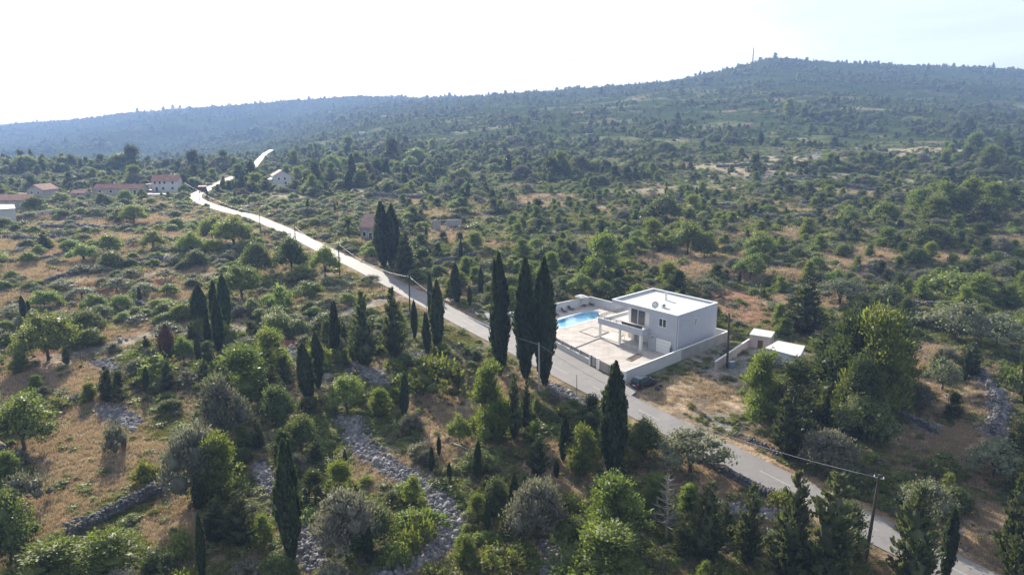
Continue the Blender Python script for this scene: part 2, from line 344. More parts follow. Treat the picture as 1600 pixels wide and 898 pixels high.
# ------------------------------------------------------------------ ground
def zone(u, v, blobs, soft=.6):
    r = np.zeros(u.shape)
    for cu, cv, ru, rv in blobs:
        d = np.sqrt(((u-cu)/ru)**2+((v-cv)/rv)**2); r = np.maximum(r, 1-sstep(1-soft*.5, 1+soft, d))
    return r
STRAW = [(1003, 613, 42, 11), (60, 425, 60, 14), (150, 405, 50, 8), (250, 345, 40, 6), (95, 345, 50, 7), (300, 425, 40, 8), (420, 402, 30, 8), (20, 470, 40, 14), (180, 372, 50, 7), (40, 385, 55, 14), (130, 352, 60, 8), (90, 402, 80, 10), (200, 385, 40, 8), (330, 382, 50, 9), (400, 372, 25, 10), (1565, 375, 55, 9), (1500, 622, 75, 22), (1440, 600, 30, 18), (640, 312, 40, 7), (655, 308, 30, 6), (850, 313, 45, 9),
         (1150, 262, 60, 6), (1320, 300, 50, 7), (1090, 385, 30, 14), (1020, 370, 20, 12), (230, 318, 30, 5), (440, 307, 35, 5), (275, 300, 25, 4), (1010, 300, 30, 5), (1240, 365, 30, 8), (670, 335, 25, 6), (1480, 400, 60, 8), (560, 300, 18, 5)]
DRY = [(150, 700, 115, 62), (60, 800, 70, 50), (275, 830, 45, 60), (710, 640, 70, 32), (770, 612, 50, 20), (130, 590, 60, 22), (1100, 740, 70, 40), (1480, 700, 90, 30), (1090, 622, 90, 24), (700, 690, 40, 34), (1560, 840, 60, 50), (880, 740, 50, 40),
       (1110, 420, 60, 14), (1340, 400, 60, 14), (1270, 470, 60, 14), (1180, 700, 40, 18), (600, 740, 60, 30), (20, 590, 30, 30), (1030, 410, 40, 14), (700, 370, 35, 10), (1450, 560, 60, 18), (1200, 430, 80, 10)]
SOIL = [(190, 440, 85, 13), (270, 425, 60, 8), (425, 535, 42, 10), (1185, 488, 55, 16), (1150, 470, 40, 16), (60, 560, 40, 20), (140, 460, 30, 14), (1300, 432, 50, 7), (700, 410, 26, 8), (780, 385, 40, 7)]
GREEN = [(170, 490, 60, 14), (720, 610, 40, 14), (1500, 450, 100, 20), (900, 350, 80, 10), (700, 395, 40, 10), (870, 400, 80, 20), (230, 665, 60, 30), (1430, 560, 40, 14), (620, 600, 60, 20), (1420, 440, 50, 10)]
BARE = [(1150, 565, 45, 26), (1185, 555, 30, 20), (1050, 607, 40, 8), (130, 440, 40, 12), (1260, 250, 60, 8), (1240, 280, 70, 9), (1300, 275, 50, 6), (880, 365, 30, 6), (1120, 640, 60, 25), (560, 590, 60, 16)]
_rb = random.Random(3)
for _ in range(34):
    _u, _v = _rb.uniform(930, 1620), _rb.uniform(232, 345); (STRAW if _rb.random() < .6 else BARE).append((_u, _v, _rb.uniform(22, 65), _rb.uniform(1.6, 3.6)))
for _ in range(14): STRAW.append((_rb.uniform(0, 300), _rb.uniform(335, 470), _rb.uniform(25, 60), _rb.uniform(3, 7)))
TRACK = [(90, 560), (150, 548), (200, 535), (260, 521), (340, 513), (420, 517), (480, 512), (530, 497), (590, 474), (640, 461)]
RUBBLE = [([(545, 660), (556, 695), (596, 725), (650, 752), (690, 787), (712, 822), (690, 852), (640, 885), (590, 905)], 1.45), ([(408, 735), (430, 775), (446, 800)], 1.2), ([(470, 835), (486, 870), (500, 905)], 1.4),
          ([(165, 642), (190, 652), (212, 672)], 1.6), ([(158, 566), (186, 580)], 1.6), ([(505, 556), (545, 572), (590, 596), (600, 602)], 1.2), ([(435, 530), (455, 560), (462, 575)], 1.1), ([(860, 602), (905, 625), (930, 640)], 1.0),
          ([(1520, 575), (1545, 600), (1560, 640), (1552, 680)], 1.3), ([(1400, 645), (1460, 676)], 1.0), ([(850, 850), (890, 870), (840, 905)], 1.2), ([(640, 555), (668, 562)], 1.5), ([(1130, 790), (1170, 800), (1210, 800)], 1.2)]
TRACKW = np.array([march(u, v, z_base) for u, v in TRACK])
RUBW = [(resample(np.array([march(u, v, z_base) for u, v in px]), 2., 1), wd) for px, wd in RUBBLE]
def srgb(r, g, b): return np.array([r, g, b], float)
def build_ground():
    na, nd = 620, 760
    a = np.linspace(-1.0, 1.0, na); a = np.sign(a)*(.78*np.abs(a)+1.0*np.abs(a)**5)
    d = np.exp(np.linspace(math.log(16), math.log(4200), nd))
    A, D = np.meshgrid(a, d); X = A*D; Y = D
    Z = z_full(X.ravel(), Y.ravel()).reshape(X.shape)
    # ground behind and under the camera
    V = np.stack([X, Y, Z], 2).reshape(-1, 3)
    xb = np.linspace(-40, 40, na); yb = np.linspace(-60, 15, 12); Xb = np.outer(np.ones(12), a*16); Yb = np.outer(yb, np.ones(na)); 
    Zb = z_full(Xb.ravel(), Yb.ravel()); V = np.r_[np.stack([Xb.ravel(), Yb.ravel(), Zb], 1), V]; nr = nd+12
    i = np.arange(nr-1)[:, None]*na+np.arange(na-1)[None, :]
    fl = np.stack([i, i+1, i+na+1, i+na], 2).reshape(-1)
    x, y, z = V.T; u, v = project(V); dist = np.hypot(x, y)
    n1 = fbm(x/18, y/18, 41, 4); n2 = fbm(x/5, y/5, 47, 4); n3 = fbm(x/60, y/60, 51, 4)
    straw = srgb(.42, .355, .27); dry = srgb(.32, .25, .185); green = srgb(.105, .125, .045); soil = srgb(.27, .16, .12); rock = srgb(.27, .26, .265); scrub = srgb(.15, .15, .085)
    jit = (n2-.5)*1.1+(n1-.5)*.9
    k_ = np.clip(F/np.maximum(dist, 30), .5, 25); wu = (fbm(x/11, y/11, 91, 4)-.5)*14+(fbm(x/3, y/3, 95, 3)-.5)*5; wv = (fbm(x/11, y/11, 97, 4)-.5)*14+(fbm(x/3, y/3, 99, 3)-.5)*5
    uw, vw = u+wu*k_, v+wv*k_*.4
    def lay(c, col, wgt): wgt = np.clip(wgt, 0, 1)[:, None]; return c*(1-wgt)+col*wgt
    c = np.ones((len(V), 3))*dry*.75
    c = lay(c, green, sstep(.42, .62, n1)); c = lay(c, straw, sstep(.52, .72, n3+(n2-.5)*.4)*.7*sstep(90, 200, dist)); c = lay(c, rock, sstep(.57, .69, n2)*.75*sstep(60, 160, dist)); c = lay(c, soil, sstep(.54, .68, fbm(x/26, y/26, 77, 3))*.75)
    c = lay(c, srgb(.115, .15, .05), sstep(110, 230, dist)*.8*sstep(.34, .60, fbm(x/12, y/9, 87, 4)+.05)); fw_ = fbm(x/46, y/30, 71, 4); c = lay(c, srgb(.055, .080, .030), sstep(330, 700, dist)*np.clip(.95-1.1*sstep(.56, .68, fw_)*(1-sstep(1000, 1500, dist)), 0, 1))
    c = lay(c, srgb(.048, .074, .022), sstep(560, 1100, dist)*np.clip(.9-1.0*sstep(.60, .68, fw_)*(1-sstep(1000, 1400, dist)), 0, 1))
    lf = sstep(560, 360, u) if False else (1-sstep(380, 560, u))*sstep(120, 170, dist)*(1-sstep(430, 520, dist)); c = lay(c, straw*1.05, lf*sstep(.40, .58, n1+(n2-.5)*.3)*.75)
    for blobs, col, k in ((GREEN, green*1.25, .8), (BARE, rock, .8), (SOIL, soil, .95), (DRY, dry*1.12, .9), (STRAW, straw, .9)):
        c = lay(c, col, k*sstep(.3, .7, zone(uw, vw, blobs)+jit*.6))
    m = dist < 400
    td, _ = dist_poly(x[m], y[m], TRACKW); c[m] = lay(c[m], srgb(.36, .32, .28), (1-sstep(1.6, 3.0, td+jit[m]*2))*.9)
    for P, wd in RUBW:
        td, _ = dist_poly(x[m], y[m], P); c[m] = lay(c[m], srgb(.24, .24, .255), (1-sstep(wd*.8, wd*1.5, td+jit[m]*2))*.95)
    td, _ = dist_poly(x[m], y[m], ROAD); c[m] = lay(c[m], srgb(.30, .235, .17), (1-sstep(3.0, 6.5, td+jit[m]*3))*.7)
    me = mesh_np('ground', V, fl, np.full(len(fl)//4, 4), [ground_mat()], True)
    at_ = me.color_attributes.new('soil_cover', 'FLOAT_COLOR', 'POINT'); at_.data.foreach_set('color', np.c_[c, 1-sstep(220, 620, dist)].astype(np.float32).ravel())
    return tag(link('ground', me), kind='structure')
def ground_mat():
    m, nt, p = _mat('ground_cover'); g = N(nt, 'NewGeometry'); at_ = N(nt, 'Attribute', attribute_name='soil_cover')
    def nz(s, d=5., r=.65):
        n = N(nt, 'TexNoise', i_Scale=s, i_Detail=d, i_Roughness=r); nt.links.new(g.outputs['Position'], n.inputs['Vector']); return n.outputs['Fac']
    def rmp(s, p0, p1, c0, c1):
        r = N(nt, 'ValToRGB'); e = r.color_ramp.elements; e[0].position = p0; e[1].position = p1; e[0].color = (*c0, 1); e[1].color = (*c1, 1); nt.links.new(s, r.inputs['Fac']); return r.outputs['Color']
    c = mixcol(nt, 1., at_.outputs['Color'], rmp(nz(.9), .3, .7, (.55, .58, .55), (1.35, 1.3, 1.25)), 'MULTIPLY')
    c = mixcol(nt, 1., c, rmp(nz(5., 4.), .3, .7, (.55, .55, .55), (1.4, 1.38, 1.35)), 'MULTIPLY')
    c = mixcol(nt, rmp(nz(1.7, 6., .7), .60, .70, (0, 0, 0), (.8, .8, .8)), c, (.06, .075, .03))
    nr = N(nt, 'Math', operation='MULTIPLY'); nt.links.new(rmp(nz(3.1, 5., .7), .66, .72, (0, 0, 0), (.8, .8, .8)), nr.inputs[0]); nt.links.new(at_.outputs['Alpha'], nr.inputs[1]); c = mixcol(nt, nr.outputs[0], c, (.34, .33, .32))
    c = mixcol(nt, 1., c, rmp(nz(.25, 5.), .35, .65, (.6, .62, .6), (1.3, 1.28, 1.22)), 'MULTIPLY')
    nt.links.new(c, p.inputs['Base Color']); p.inputs['Roughness'].default_value = 1; p.inputs['Specular IOR Level'].default_value = 0
    b = N(nt, 'Bump', i_Strength=.9, i_Distance=.35); nt.links.new(nz(2.4, 6., .7), b.inputs['Height']); nt.links.new(b.outputs['Normal'], p.inputs['Normal'])
    return m
build_ground()
# ------------------------------------------------------------------ road, forecourt, path
def strip(name, P, wd, mat, lift=0., off=0., kind='structure', wl=None):
    d = np.gradient(P[:, :2], axis=0); d /= np.hypot(d[:, 0], d[:, 1])[:, None]; n = np.stack([d[:, 1], -d[:, 0]], 1)
    wv = np.full(len(P), wd) if wl is None else wl
    A = P[:, :2]+n*(off+wv[:, None]/2); B = P[:, :2]+n*(off-wv[:, None]/2)
    V = np.r_[np.c_[A, P[:, 2]+lift], np.c_[B, P[:, 2]+lift]]; k = len(P); i = np.arange(k-1)
    fl = np.stack([i, i+1, i+1+k, i+k], 1).reshape(-1)
    return tag(link(name, mesh_np(name, V, fl[::-1], np.full(k-1, 4), [mat])), kind=kind)
ROADF = resample(ROAD, 1.0)
_wob = 5.2+.25*(fbm(np.arange(len(ROADF))/6., np.zeros(len(ROADF)), 5, 3)-.5)*2
strip('road', ROADF, 5.2, M['asphalt'], 0, wl=_wob)
_s = np.r_[0, np.cumsum(np.hypot(*np.diff(ROADF[:, :2], axis=0).T))]
mb = MB(); k0 = float(_s[np.argmin(np.hypot(ROADF[:, 0]-19.5, ROADF[:, 1]-92.9))])-1.5
for j in range(-6, 34):
    a, b = k0+j*10.4, k0+j*10.4+4.2
    if a < 1 or b > _s[-1]-2: continue
    q = np.linspace(a, b, 5); P = np.stack([np.interp(q, _s, ROADF[:, c]) for c in range(3)], 1)
    d = np.gradient(P[:, :2], axis=0); d /= np.hypot(d[:, 0], d[:, 1])[:, None]; n = np.stack([d[:, 1], -d[:, 0]], 1)*.075
    for i in range(4): mb.poly([(*(P[i, :2]+n[i]), P[i, 2]+.008), (*(P[i+1, :2]+n[i+1]), P[i+1, 2]+.008), (*(P[i+1, :2]-n[i+1]), P[i+1, 2]+.008), (*(P[i, :2]-n[i]), P[i, 2]+.008)])
tag(mb.build('road_markings', M['paint']), kind='structure')
def road_near(x, y):
    i = np.argmin((ROADF[:, 0]-x)**2+(ROADF[:, 1]-y)**2); return ROADF[i]
def pave_poly(name, pts, mat, lift):
    mb = MB(); mb.poly([(p[0], p[1], p[2]+lift) for p in pts]); o = mb.build(name, mat, fix=False); return tag(o, kind='structure')
# paved forecourt between the carriageway and the front wall of the villa
edge = []
for t in np.linspace(-.08, 1.02, 14):
    p = LP0*(1-t)+LFL*t; r = road_near(*p); edge.append((p, r))
mb = MB()
for (p, r), (p2, r2) in zip(edge[:-1], edge[1:]):
    def pt(p, r, k):
        v = np.array([p[0]-r[0], p[1]-r[1]]); L_ = np.hypot(*v); e = v/L_; s = 2.45+(L_-2.45)*k; return (r[0]+e[0]*s, r[1]+e[1]*s, (r[2]-.004)*(1-k)+(PADZ-.02)*k)
    for k in range(4): mb.poly([pt(p, r, k/4), pt(p2, r2, k/4), pt(p2, r2, (k+1)/4), pt(p, r, (k+1)/4)])
tag(mb.build('pavement', M['asphalt']), kind='structure')
lay = [at(u, v) for u, v in ((652, 446), (690, 459), (735, 476), (772, 491), (800, 506), (792, 514), (745, 491), (690, 467))]
lb = MB(); rr = [road_near(p[0], p[1]) for p in lay]
lb.poly([(p[0], p[1], r[2]-.012) for p, r in zip(lay, rr)]); tag(lb.build('pavement', M['asphalt']), kind='structure')

# ------------------------------------------------------------------ villa lot
def atz(u, v, z):
    r = ray(u, v); return np.array([0, 0, ZC])+(z-ZC)/r[2]*r
POOLPX = [(838, 505), (850, 503.5), (864.3, 501.8), (890, 494), (913, 487.5), (928.5, 486.8), (935.6, 489.2), (934.4, 495.8), (924, 499.5), (913, 502.2), (883.3, 511.3), (869, 509.8), (850, 511)]
pool = [atz(u, v, PADZ) for u, v in POOLPX]
def subdiv_ring(R, n=4):
    R = [Vector(p) for p in R]; out = []; k = len(R)
    for i in range(k):
        p0, p1, p2, p3 = R[i-1], R[i], R[(i+1) % k], R[(i+2) % k]
        for j in range(n):
            t = j/n; out.append(.5*((2*p1)+(p2-p0)*t+(2*p0-5*p1+4*p2-p3)*t*t+(3*p1-p0-3*p2+p3)*t**3))
    return out
PR = subdiv_ring(pool); cen = sum(PR, Vector())/len(PR)
def grow(R, d): return [p+(p-cen).normalized()*d for p in R]
def sheet_hole(name, outer, holes, mat, z):
    bm = bmesh.new(); ed = []
    for R in [outer]+holes:
        vs = [bm.verts.new((p[0], p[1], z)) for p in R]; ed += [bm.edges.new((vs[i], vs[(i+1) % len(vs)])) for i in range(len(vs))]
    bmesh.ops.triangle_fill(bm, edges=ed, use_beauty=True, use_dissolve=False)
    for f in bm.faces:
        if f.normal.z < 0: f.normal_flip()
    me = bpy.data.meshes.new(name); bm.to_mesh(me); bm.free(); me.materials.append(mat); return link(name, me)
lotc = sum(LOT)/4
tag(sheet_hole('terrace_paving', [p+(lotc-p)/np.hypot(*(lotc-p))*.12 for p in LOT], [[(p.x, p.y) for p in grow(PR, .02)]], M['paving'], PADZ), kind='structure')
pr = thing('swimming_pool', 'turquoise free-form swimming pool sunk in the villa terrace', 'swimming pool', (cen.x, cen.y, PADZ))
def ring_strip(name, A, B, za, zb, mat, parent):
    mb = MB(); k = len(A)
    for i in range(k):
        j = (i+1) % k; mb.poly([(A[i].x-cen.x, A[i].y-cen.y, za), (A[j].x-cen.x, A[j].y-cen.y, za), (B[j].x-cen.x, B[j].y-cen.y, zb), (B[i].x-cen.x, B[i].y-cen.y, zb)])
    return mb.build(name, mat, parent)
ring_strip('coping', grow(PR, .40), grow(PR, -.06), .03, .03, M['coping'], pr)
bm_ = MB(); k = len(PR)
for i in range(k):
    j = (i+1) % k; a, b = PR[i]-cen, PR[j]-cen; bm_.poly([(a.x, a.y, .02), (b.x, b.y, .02), (b.x*.985, b.y*.985, -.42), (a.x*.985, a.y*.985, -.42)])
bm_.poly([((p-cen).x*.985, (p-cen).y*.985, -.42) for p in PR]); bm_.build('basin', M['liner'], pr, fix=False)
dp = subdiv_ring([atz(u, v, PADZ-.4)-np.array([cen.x, cen.y, PADZ]) for u, v in ((898, 500), (903, 496), (911, 494), (918, 497), (914, 501), (905, 503))]); mb = MB(); mb.poly([(p.x, p.y, -.40) for p in dp]); mb.build('dark_patch', M['liner_dark'], pr, fix=False)  # flat patch of darker blue just above the basin floor
mb = MB(); mb.poly([((p-cen).x*.995, (p-cen).y*.995, -.06) for p in PR]); mb.build('water', M['water'], pr, fix=False)

def wall_run(name, P, Q, h0, h1, t, mat, label, cope=True, parent=None, z=None, group=None):
    """a straight wall from P to Q (outer face on the line), heights h0 to h1, coping proud of it"""
    P = np.asarray(P, float); Q = np.asarray(Q, float); c = (P+Q)/2; z = PADZ-.15 if z is None else z
    e = (Q-P)/np.hypot(*(Q-P)); n = np.array([-e[1], e[0]]); o = thing(name, label, 'wall', (c[0], c[1], z), 0, group) if parent is None else parent
    def q(p, k, zz): p = p+n*k-c; return (p[0], p[1], zz)
    mb = MB(); mb.hull8([q(P, 0, -.2), q(Q, 0, -.2), q(Q, t, -.2), q(P, t, -.2)], [q(P, 0, h0), q(Q, 0, h1), q(Q, t, h1), q(P, t, h0)]); mb.build('masonry', mat, o)
    if cope:
        mb = MB(); P2, Q2 = P-e*.03, Q+e*.03; mb.hull8([q(P2, -.05, h0), q(Q2, -.05, h1), q(Q2, t+.05, h1), q(P2, t+.05, h0)], [q(P2, -.05, h0+.07), q(Q2, -.05, h1+.07), q(Q2, t+.05, h1+.07), q(P2, t+.05, h0+.07)]); mb.build('coping', M['coping'], o)
    return o
LR = LP0+(LP2-LP0)*.50
wall_run('boundary_wall', LP0, LR, 2.05, 2.0, .2, M['wall_paint'], 'painted boundary wall beside the parked dark car')
wall_run('boundary_wall', LR, LP2, 1.95, 1.9, .2, M['concrete'], 'unpainted grey boundary wall behind the tall pole by the villa')
wall_run('boundary_wall', LP2, LBL, 1.9, 1.9, .2, M['wall_paint'], 'long back boundary wall running behind the villa')
wall_run('boundary_wall', LBL, LFL, 1.9, 1.8, .2, M['wall_paint'], 'boundary wall behind the pool loungers, meeting the parasol corner')
# front wall along the road: pillars, gate, slatted fence on a low wall
FE = (LFL-LP0)/np.hypot(*(LFL-LP0)); FN = np.array([FE[1], -FE[0]])      # along the wall, into the lot
FL_ = float(np.hypot(*(LFL-LP0)))
def wall_t(u):
    lo, hi = 0., FL_
    for _ in range(40):
        m = (lo+hi)/2; p = LP0+FE*m
        if project((p[0], p[1], PADZ+1))[0] > u: lo = m
        else: hi = m
    return lo
def fpt(t, k=0.): p = LP0+FE*t+FN*k; return p
tg0, tg1, tp0, tp1 = wall_t(966), wall_t(936), wall_t(930.5), wall_t(922.5)
fw = thing('boundary_wall', 'low white front wall with dark slatted fence along the road', 'wall', (LP0[0], LP0[1], PADZ-.15))
def fbox(mb, t0, t1, k0, k1, z0, z1):
    c = [fpt(t0, k0)-LP0, fpt(t1, k0)-LP0, fpt(t1, k1)-LP0, fpt(t0, k1)-LP0]; mb.hull8([(p[0], p[1], z0) for p in c], [(p[0], p[1], z1) for p in c]); return mb
def runs(parent, t0, t1):
    mb = MB(); fbox(mb, t0, t1, 0, .2, -.2, 1.05); mb.build('masonry', M['wall_paint'], parent)
    mb = MB(); fbox(mb, t0-.02, t1+.02, -.04, .24, 1.05, 1.11); mb.build('coping', M['coping'], parent)
    n = max(1, round((t1-t0)/3.0)); w_ = (t1-t0)/n
    for i in range(n):
        mb = MB()
        for zz in (1.2, 1.36, 1.52, 1.68): fbox(mb, t0+i*w_+.12, t0+(i+1)*w_-.12, .08, .12, zz, zz+.12)
        mb.build('fence_panel', M['dark_metal'], parent)
        if i: mb = MB(); fbox(mb, t0+i*w_-.11, t0+i*w_+.11, -.01, .21, 1.11, 1.85); mb.build('post', M['wall_paint'], parent)
runs(fw, .45, tg0-.45); runs(fw, tp1+.4, FL_-.3)
for t in (.2, tg0-.22, (tg1+tp0)/2, tp1+.2):
    mb = MB(); fbox(mb, t-.2, t+.2, -.06, .30, -.2, 1.95); fbox(mb, t-.25, t+.25, -.11, .35, 1.95, 2.03); mb.build('pillar', M['white'], fw)
def gate(name, t0, t1, label):
    c = fpt((t0+t1)/2, .1); o = thing(name, label, 'gate', (c[0], c[1], PADZ-.12)); off = c-LP0
    def gb(mb, a, b, k0, k1, z0, z1):
        q = [fpt(a, k0)-c, fpt(b, k0)-c, fpt(b, k1)-c, fpt(a, k1)-c]; mb.hull8([(p[0], p[1], z0) for p in q], [(p[0], p[1], z1) for p in q])
    mb = MB()
    for a, b, z0, z1 in ((t0, t0+.08, .05, 1.8), (t1-.08, t1, .05, 1.8), (t0+.08, t1-.08, .05, .13), (t0+.08, t1-.08, 1.72, 1.8)): gb(mb, a, b, .06, .14, z0, z1)
    if t1-t0 > 2: m_ = (t0+t1)/2; gb(mb, m_-.04, m_+.04, .06, .14, .13, 1.72)
    mb.build('frame', M['dark_metal'], o); mb = MB()
    for i in range(9): gb(mb, t0+.09, t1-.09, .08, .11, .17+i*.17, .30+i*.17)
    mb.build('slat_panel', M['dark_metal'], o); mb = MB(); gb(mb, t0+.12, t0+.24, .02, .06, .95, 1.0); mb.build('handle', M['chrome'], o)
gate('driveway_gate', tg0+.02, tg1-.02, 'wide dark slatted driveway gate facing the road')
gate('garden_gate', tp0+.02, tp1-.02, 'narrow dark pedestrian gate beside the wide driveway gate')

# ------------------------------------------------------------------ villa
VO = np.array([28.0, 117.5, PADZ]); eB = np.array([math.cos(math.radians(127.5)), math.sin(math.radians(127.5))]); eA = np.array([math.cos(math.radians(45)), math.sin(math.radians(45))])
def VL(p): b, a, z = p; q = eB*b+eA*a; return (q[0], q[1], z)
villa = thing('villa', 'pale grey flat-roofed two-storey villa with a pool', 'house', tuple(VO))
def vb(mb, b0, b1, a0, a1, z0, z1): return mb.box(b0, b1, a0, a1, z0, z1, VL)
BW, AW, BS = 15.4, 13.4, 6.2
mb = MB(); vb(mb, 0, BS, 0, AW, -.3, 6.5); mb.build('wall', M['render_grey'], villa)
mb = MB(); vb(mb, BS, 13.0, 2.3, AW, -.3, 6.5); mb.build('wall', M['white'], villa)
rf = MB(); vb(rf, 0, BW, 0, .25, 6.5, 7.22); vb(rf, 0, BW, AW-.25, AW, 6.5, 7.22); vb(rf, 0, .25, .25, AW-.25, 6.5, 7.22); vb(rf, BW-.25, BW, .25, AW-.25, 6.5, 7.22); ro = rf.build('roof', M['render_grey'], villa)
mb = MB(); vb(mb, .25, BW-.25, .25, AW-.25, 6.55, 6.85); mb.build('membrane', M['roofmem'], ro)
mb = MB(); vb(mb, -.05, BW+.05, -.05, .30, 7.22, 7.30); vb(mb, -.05, BW+.05, AW-.30, AW+.05, 7.22, 7.30); vb(mb, -.05, .30, .30, AW-.30, 7.22, 7.30); vb(mb, BW-.30, BW+.05, .30, AW-.30, 7.22, 7.30); mb.build('coping', M['white'], ro)
mb = MB(); vb(mb, 13.0, BW-.25, 2.3, AW-.25, 6.40, 6.5); vb(mb, BS, BW-.25, .25, 2.3, 6.40, 6.5); mb.build('soffit', M['white'], ro)
# balcony: deck, fascia, railing, columns
BR = 16.9
bal = MB(); vb(bal, BS, BR, -2.0, 2.28, 2.75, 3.05); vb(bal, 13.01, BR, 2.28, 7.5, 2.75, 3.05); bo = bal.build('balcony', M['porch'], villa)
mb = MB(); vb(mb, BS-.2, BR+.2, -2.2, -2.0, 2.70, 3.75); vb(mb, BS-.2, BS, -2.0, -.01, 2.70, 3.75); vb(mb, BR, BR+.2, -2.0, 7.5, 2.70, 3.4); mb.build('fascia', M['render_grey'], bo)
mb = MB(); vb(mb, BS-.24, BR+.24, -2.24, -1.96, 3.75, 3.81); vb(mb, BR-.04, BR+.24, -1.96, 7.5, 3.40, 3.46); mb.build('coping', M['white'], bo)
ra = MB()
for k in range(8): b = BS+.05+k*(BR-BS)/7; ra.tube([VL((b, -2.1, 3.8)), VL((b, -2.1, 4.35))], .04, 6)
for zz in (3.98, 4.16, 4.35): ra.tube([VL((BS-.1, -2.1, zz)), VL((BR+.1, -2.1, zz))], .035, 6); ra.tube([VL((BR+.1, -2.1, zz)), VL((BR+.1, 7.4, zz))], .035, 6)
for k in range(5): ra.tube([VL((BR+.1, -2.1+k*2.35, 3.45)), VL((BR+.1, -2.1+k*2.35, 4.35))], .025, 6)
vb(ra, BS+.2, BS+5, -2.02, -1.98, 3.86, 4.30)
ra.build('railing', M['dark_metal'], bo)
for b, w_ in ((BR-.25, .38), (11.6, .34), (BS+.35, .5)):
    mb = MB(); vb(mb, b-w_/2, b+w_/2, -2.1, -2.1+w_, 0, 2.69); mb.build('column', M['white'], villa)
def window(b0, b1, z0, z1, a, n=2, nm='window', side=None, fr='white'):
    def bx(mb, p0, p1, d0, d1, zz0, zz1):
        return vb(mb, p0, p1, a-d1, a-d0, zz0, zz1) if side is None else vb(mb, -d1, -d0, p0, p1, zz0, zz1)
    mb = MB(); bx(mb, b0, b1, .003, .03, z0, z1); wo = mb.build(nm, M['glass'], villa)
    mb = MB(); t = .09; bx(mb, b0-t, b1+t, .004, .08, z1, z1+t); bx(mb, b0-t, b1+t, .004, .12, z0-t, z0); bx(mb, b0-t, b0, .004, .08, z0, z1); bx(mb, b1, b1+t, .004, .08, z0, z1)
    for i in range(1, n): c = b0+(b1-b0)*i/n; bx(mb, c-.07, c+.07, .032, .08, z0, z1)
    mb.build('frame', M[fr], wo); return wo
window(2.35, 3.85, 4.65, 6.0, 0); window(8.9, 12.3, 3.15, 5.75, 2.3, 2, 'window'); window(8.0, 10.6, 1.75, 2.25, 2.3, 1)
window(5.7, 6.25, 4.6, 5.7, 0, 1, side=1)
mb = MB(); vb(mb, 1.0, 4.4, -.05, -.004, 0, 2.45); gd = mb.build('garage_door', M['white'], villa)
mb = MB(); vb(mb, .88, 1.0, -.07, -.004, 0, 2.55); vb(mb, 4.4, 4.52, -.07, -.004, 0, 2.55); vb(mb, 1.0, 4.4, -.07, -.004, 2.45, 2.55)
for zz in (.6, 1.22, 1.84): vb(mb, 1.0, 4.4, -.056, -.05, zz, zz+.03)
mb.build('frame', M['grey_metal'], gd)
mb = MB(); mb.tube([VL((-.08, .35, 0)), VL((-.08, .35, 6.5))], .06, 8); mb.build('downpipe', M['white'], villa)
mb = MB(); vb(mb, 5.2, 5.35, -.18, -.004, 2.2, 2.4); mb.build('wall_lamp', M['dark_metal'], villa)
mb = MB(); vb(mb, 0.02, BS, -.02, -.003, 2.98, 3.02); mb.build('string_course', M['concrete'], villa)
# entrance door on the porch
mb = MB(); vb(mb, 6.9, 7.8, 2.24, 2.297, 0, 2.1); mb.build('door', M['dark_metal'], villa)
def rooftop(u, v): p = atz(u, v, PADZ+6.85); return p-VO
p = rooftop(1040, 468.5); mb = MB(); x, y = p[0], p[1]
mb.box(x-.25, x+.25, y-.25, y+.25, 6.85, 8.05); ch = mb.build('chimney', M['white'], ro); mb = MB(); mb.box(x-.32, x+.32, y-.32, y+.32, 8.05, 8.13); mb.build('cap', M['concrete'], ch)
p = atz(1036.5, 480.5, PADZ+6.85); ac = thing('air_conditioner', 'white air conditioner unit on the villa roof beside the dish', 'air conditioner', tuple(p), math.radians(37))
mb = MB(); mb.box(-.45, .45, -.18, .18, .08, .75); mb.build('casing', M['white'], ac, bevel=.02); 
for s_ in (-1, 1): mb = MB(); mb.box(s_*.36-.04, s_*.36+.04, -.16, .16, 0, .08); mb.build('foot', M['grey_metal'], ac)
mb = MB()
mb = MB(); mb.lathe([(.25, 0), (.25, .012)], 20); f_ = mb.build('fan_grille', M['dark_metal'], ac); f_.rotation_euler = (math.pi/2, 0, 0); f_.location = (-.08, -.182, .42)
p = atz(1023.5, 483, PADZ+6.85); di = thing('satellite_dish', 'round white satellite dish on the villa roof', 'satellite dish', tuple(p))
mb = MB(); mb.tube([(0, 0, 0), (0, 0, .75)], .04, 8); mb.box(-.25, .25, -.25, .25, 0, .03); mb.build('mast', M['grey_metal'], di)
mb = MB(); R_ = .62; prof = [(R_*k/8, .16*(k/8)**2) for k in range(1, 9)]; mb.lathe(prof+[(R_+.02, .15)], 28); d_ = mb.build('reflector', M['white'], di, smooth=True); d_.location = (0, -.08, .80); d_.rotation_euler = (math.radians(68), 0, math.radians(-25))
mb = MB(); mb.tube([(0, -.1, .35), (-.2, -.6, .75)], .02, 6); mb.lathe([(.05, 0), (.05, .12)], 10, (-.2, -.6, .72)); mb.build('feed_arm', M['grey_metal'], di)

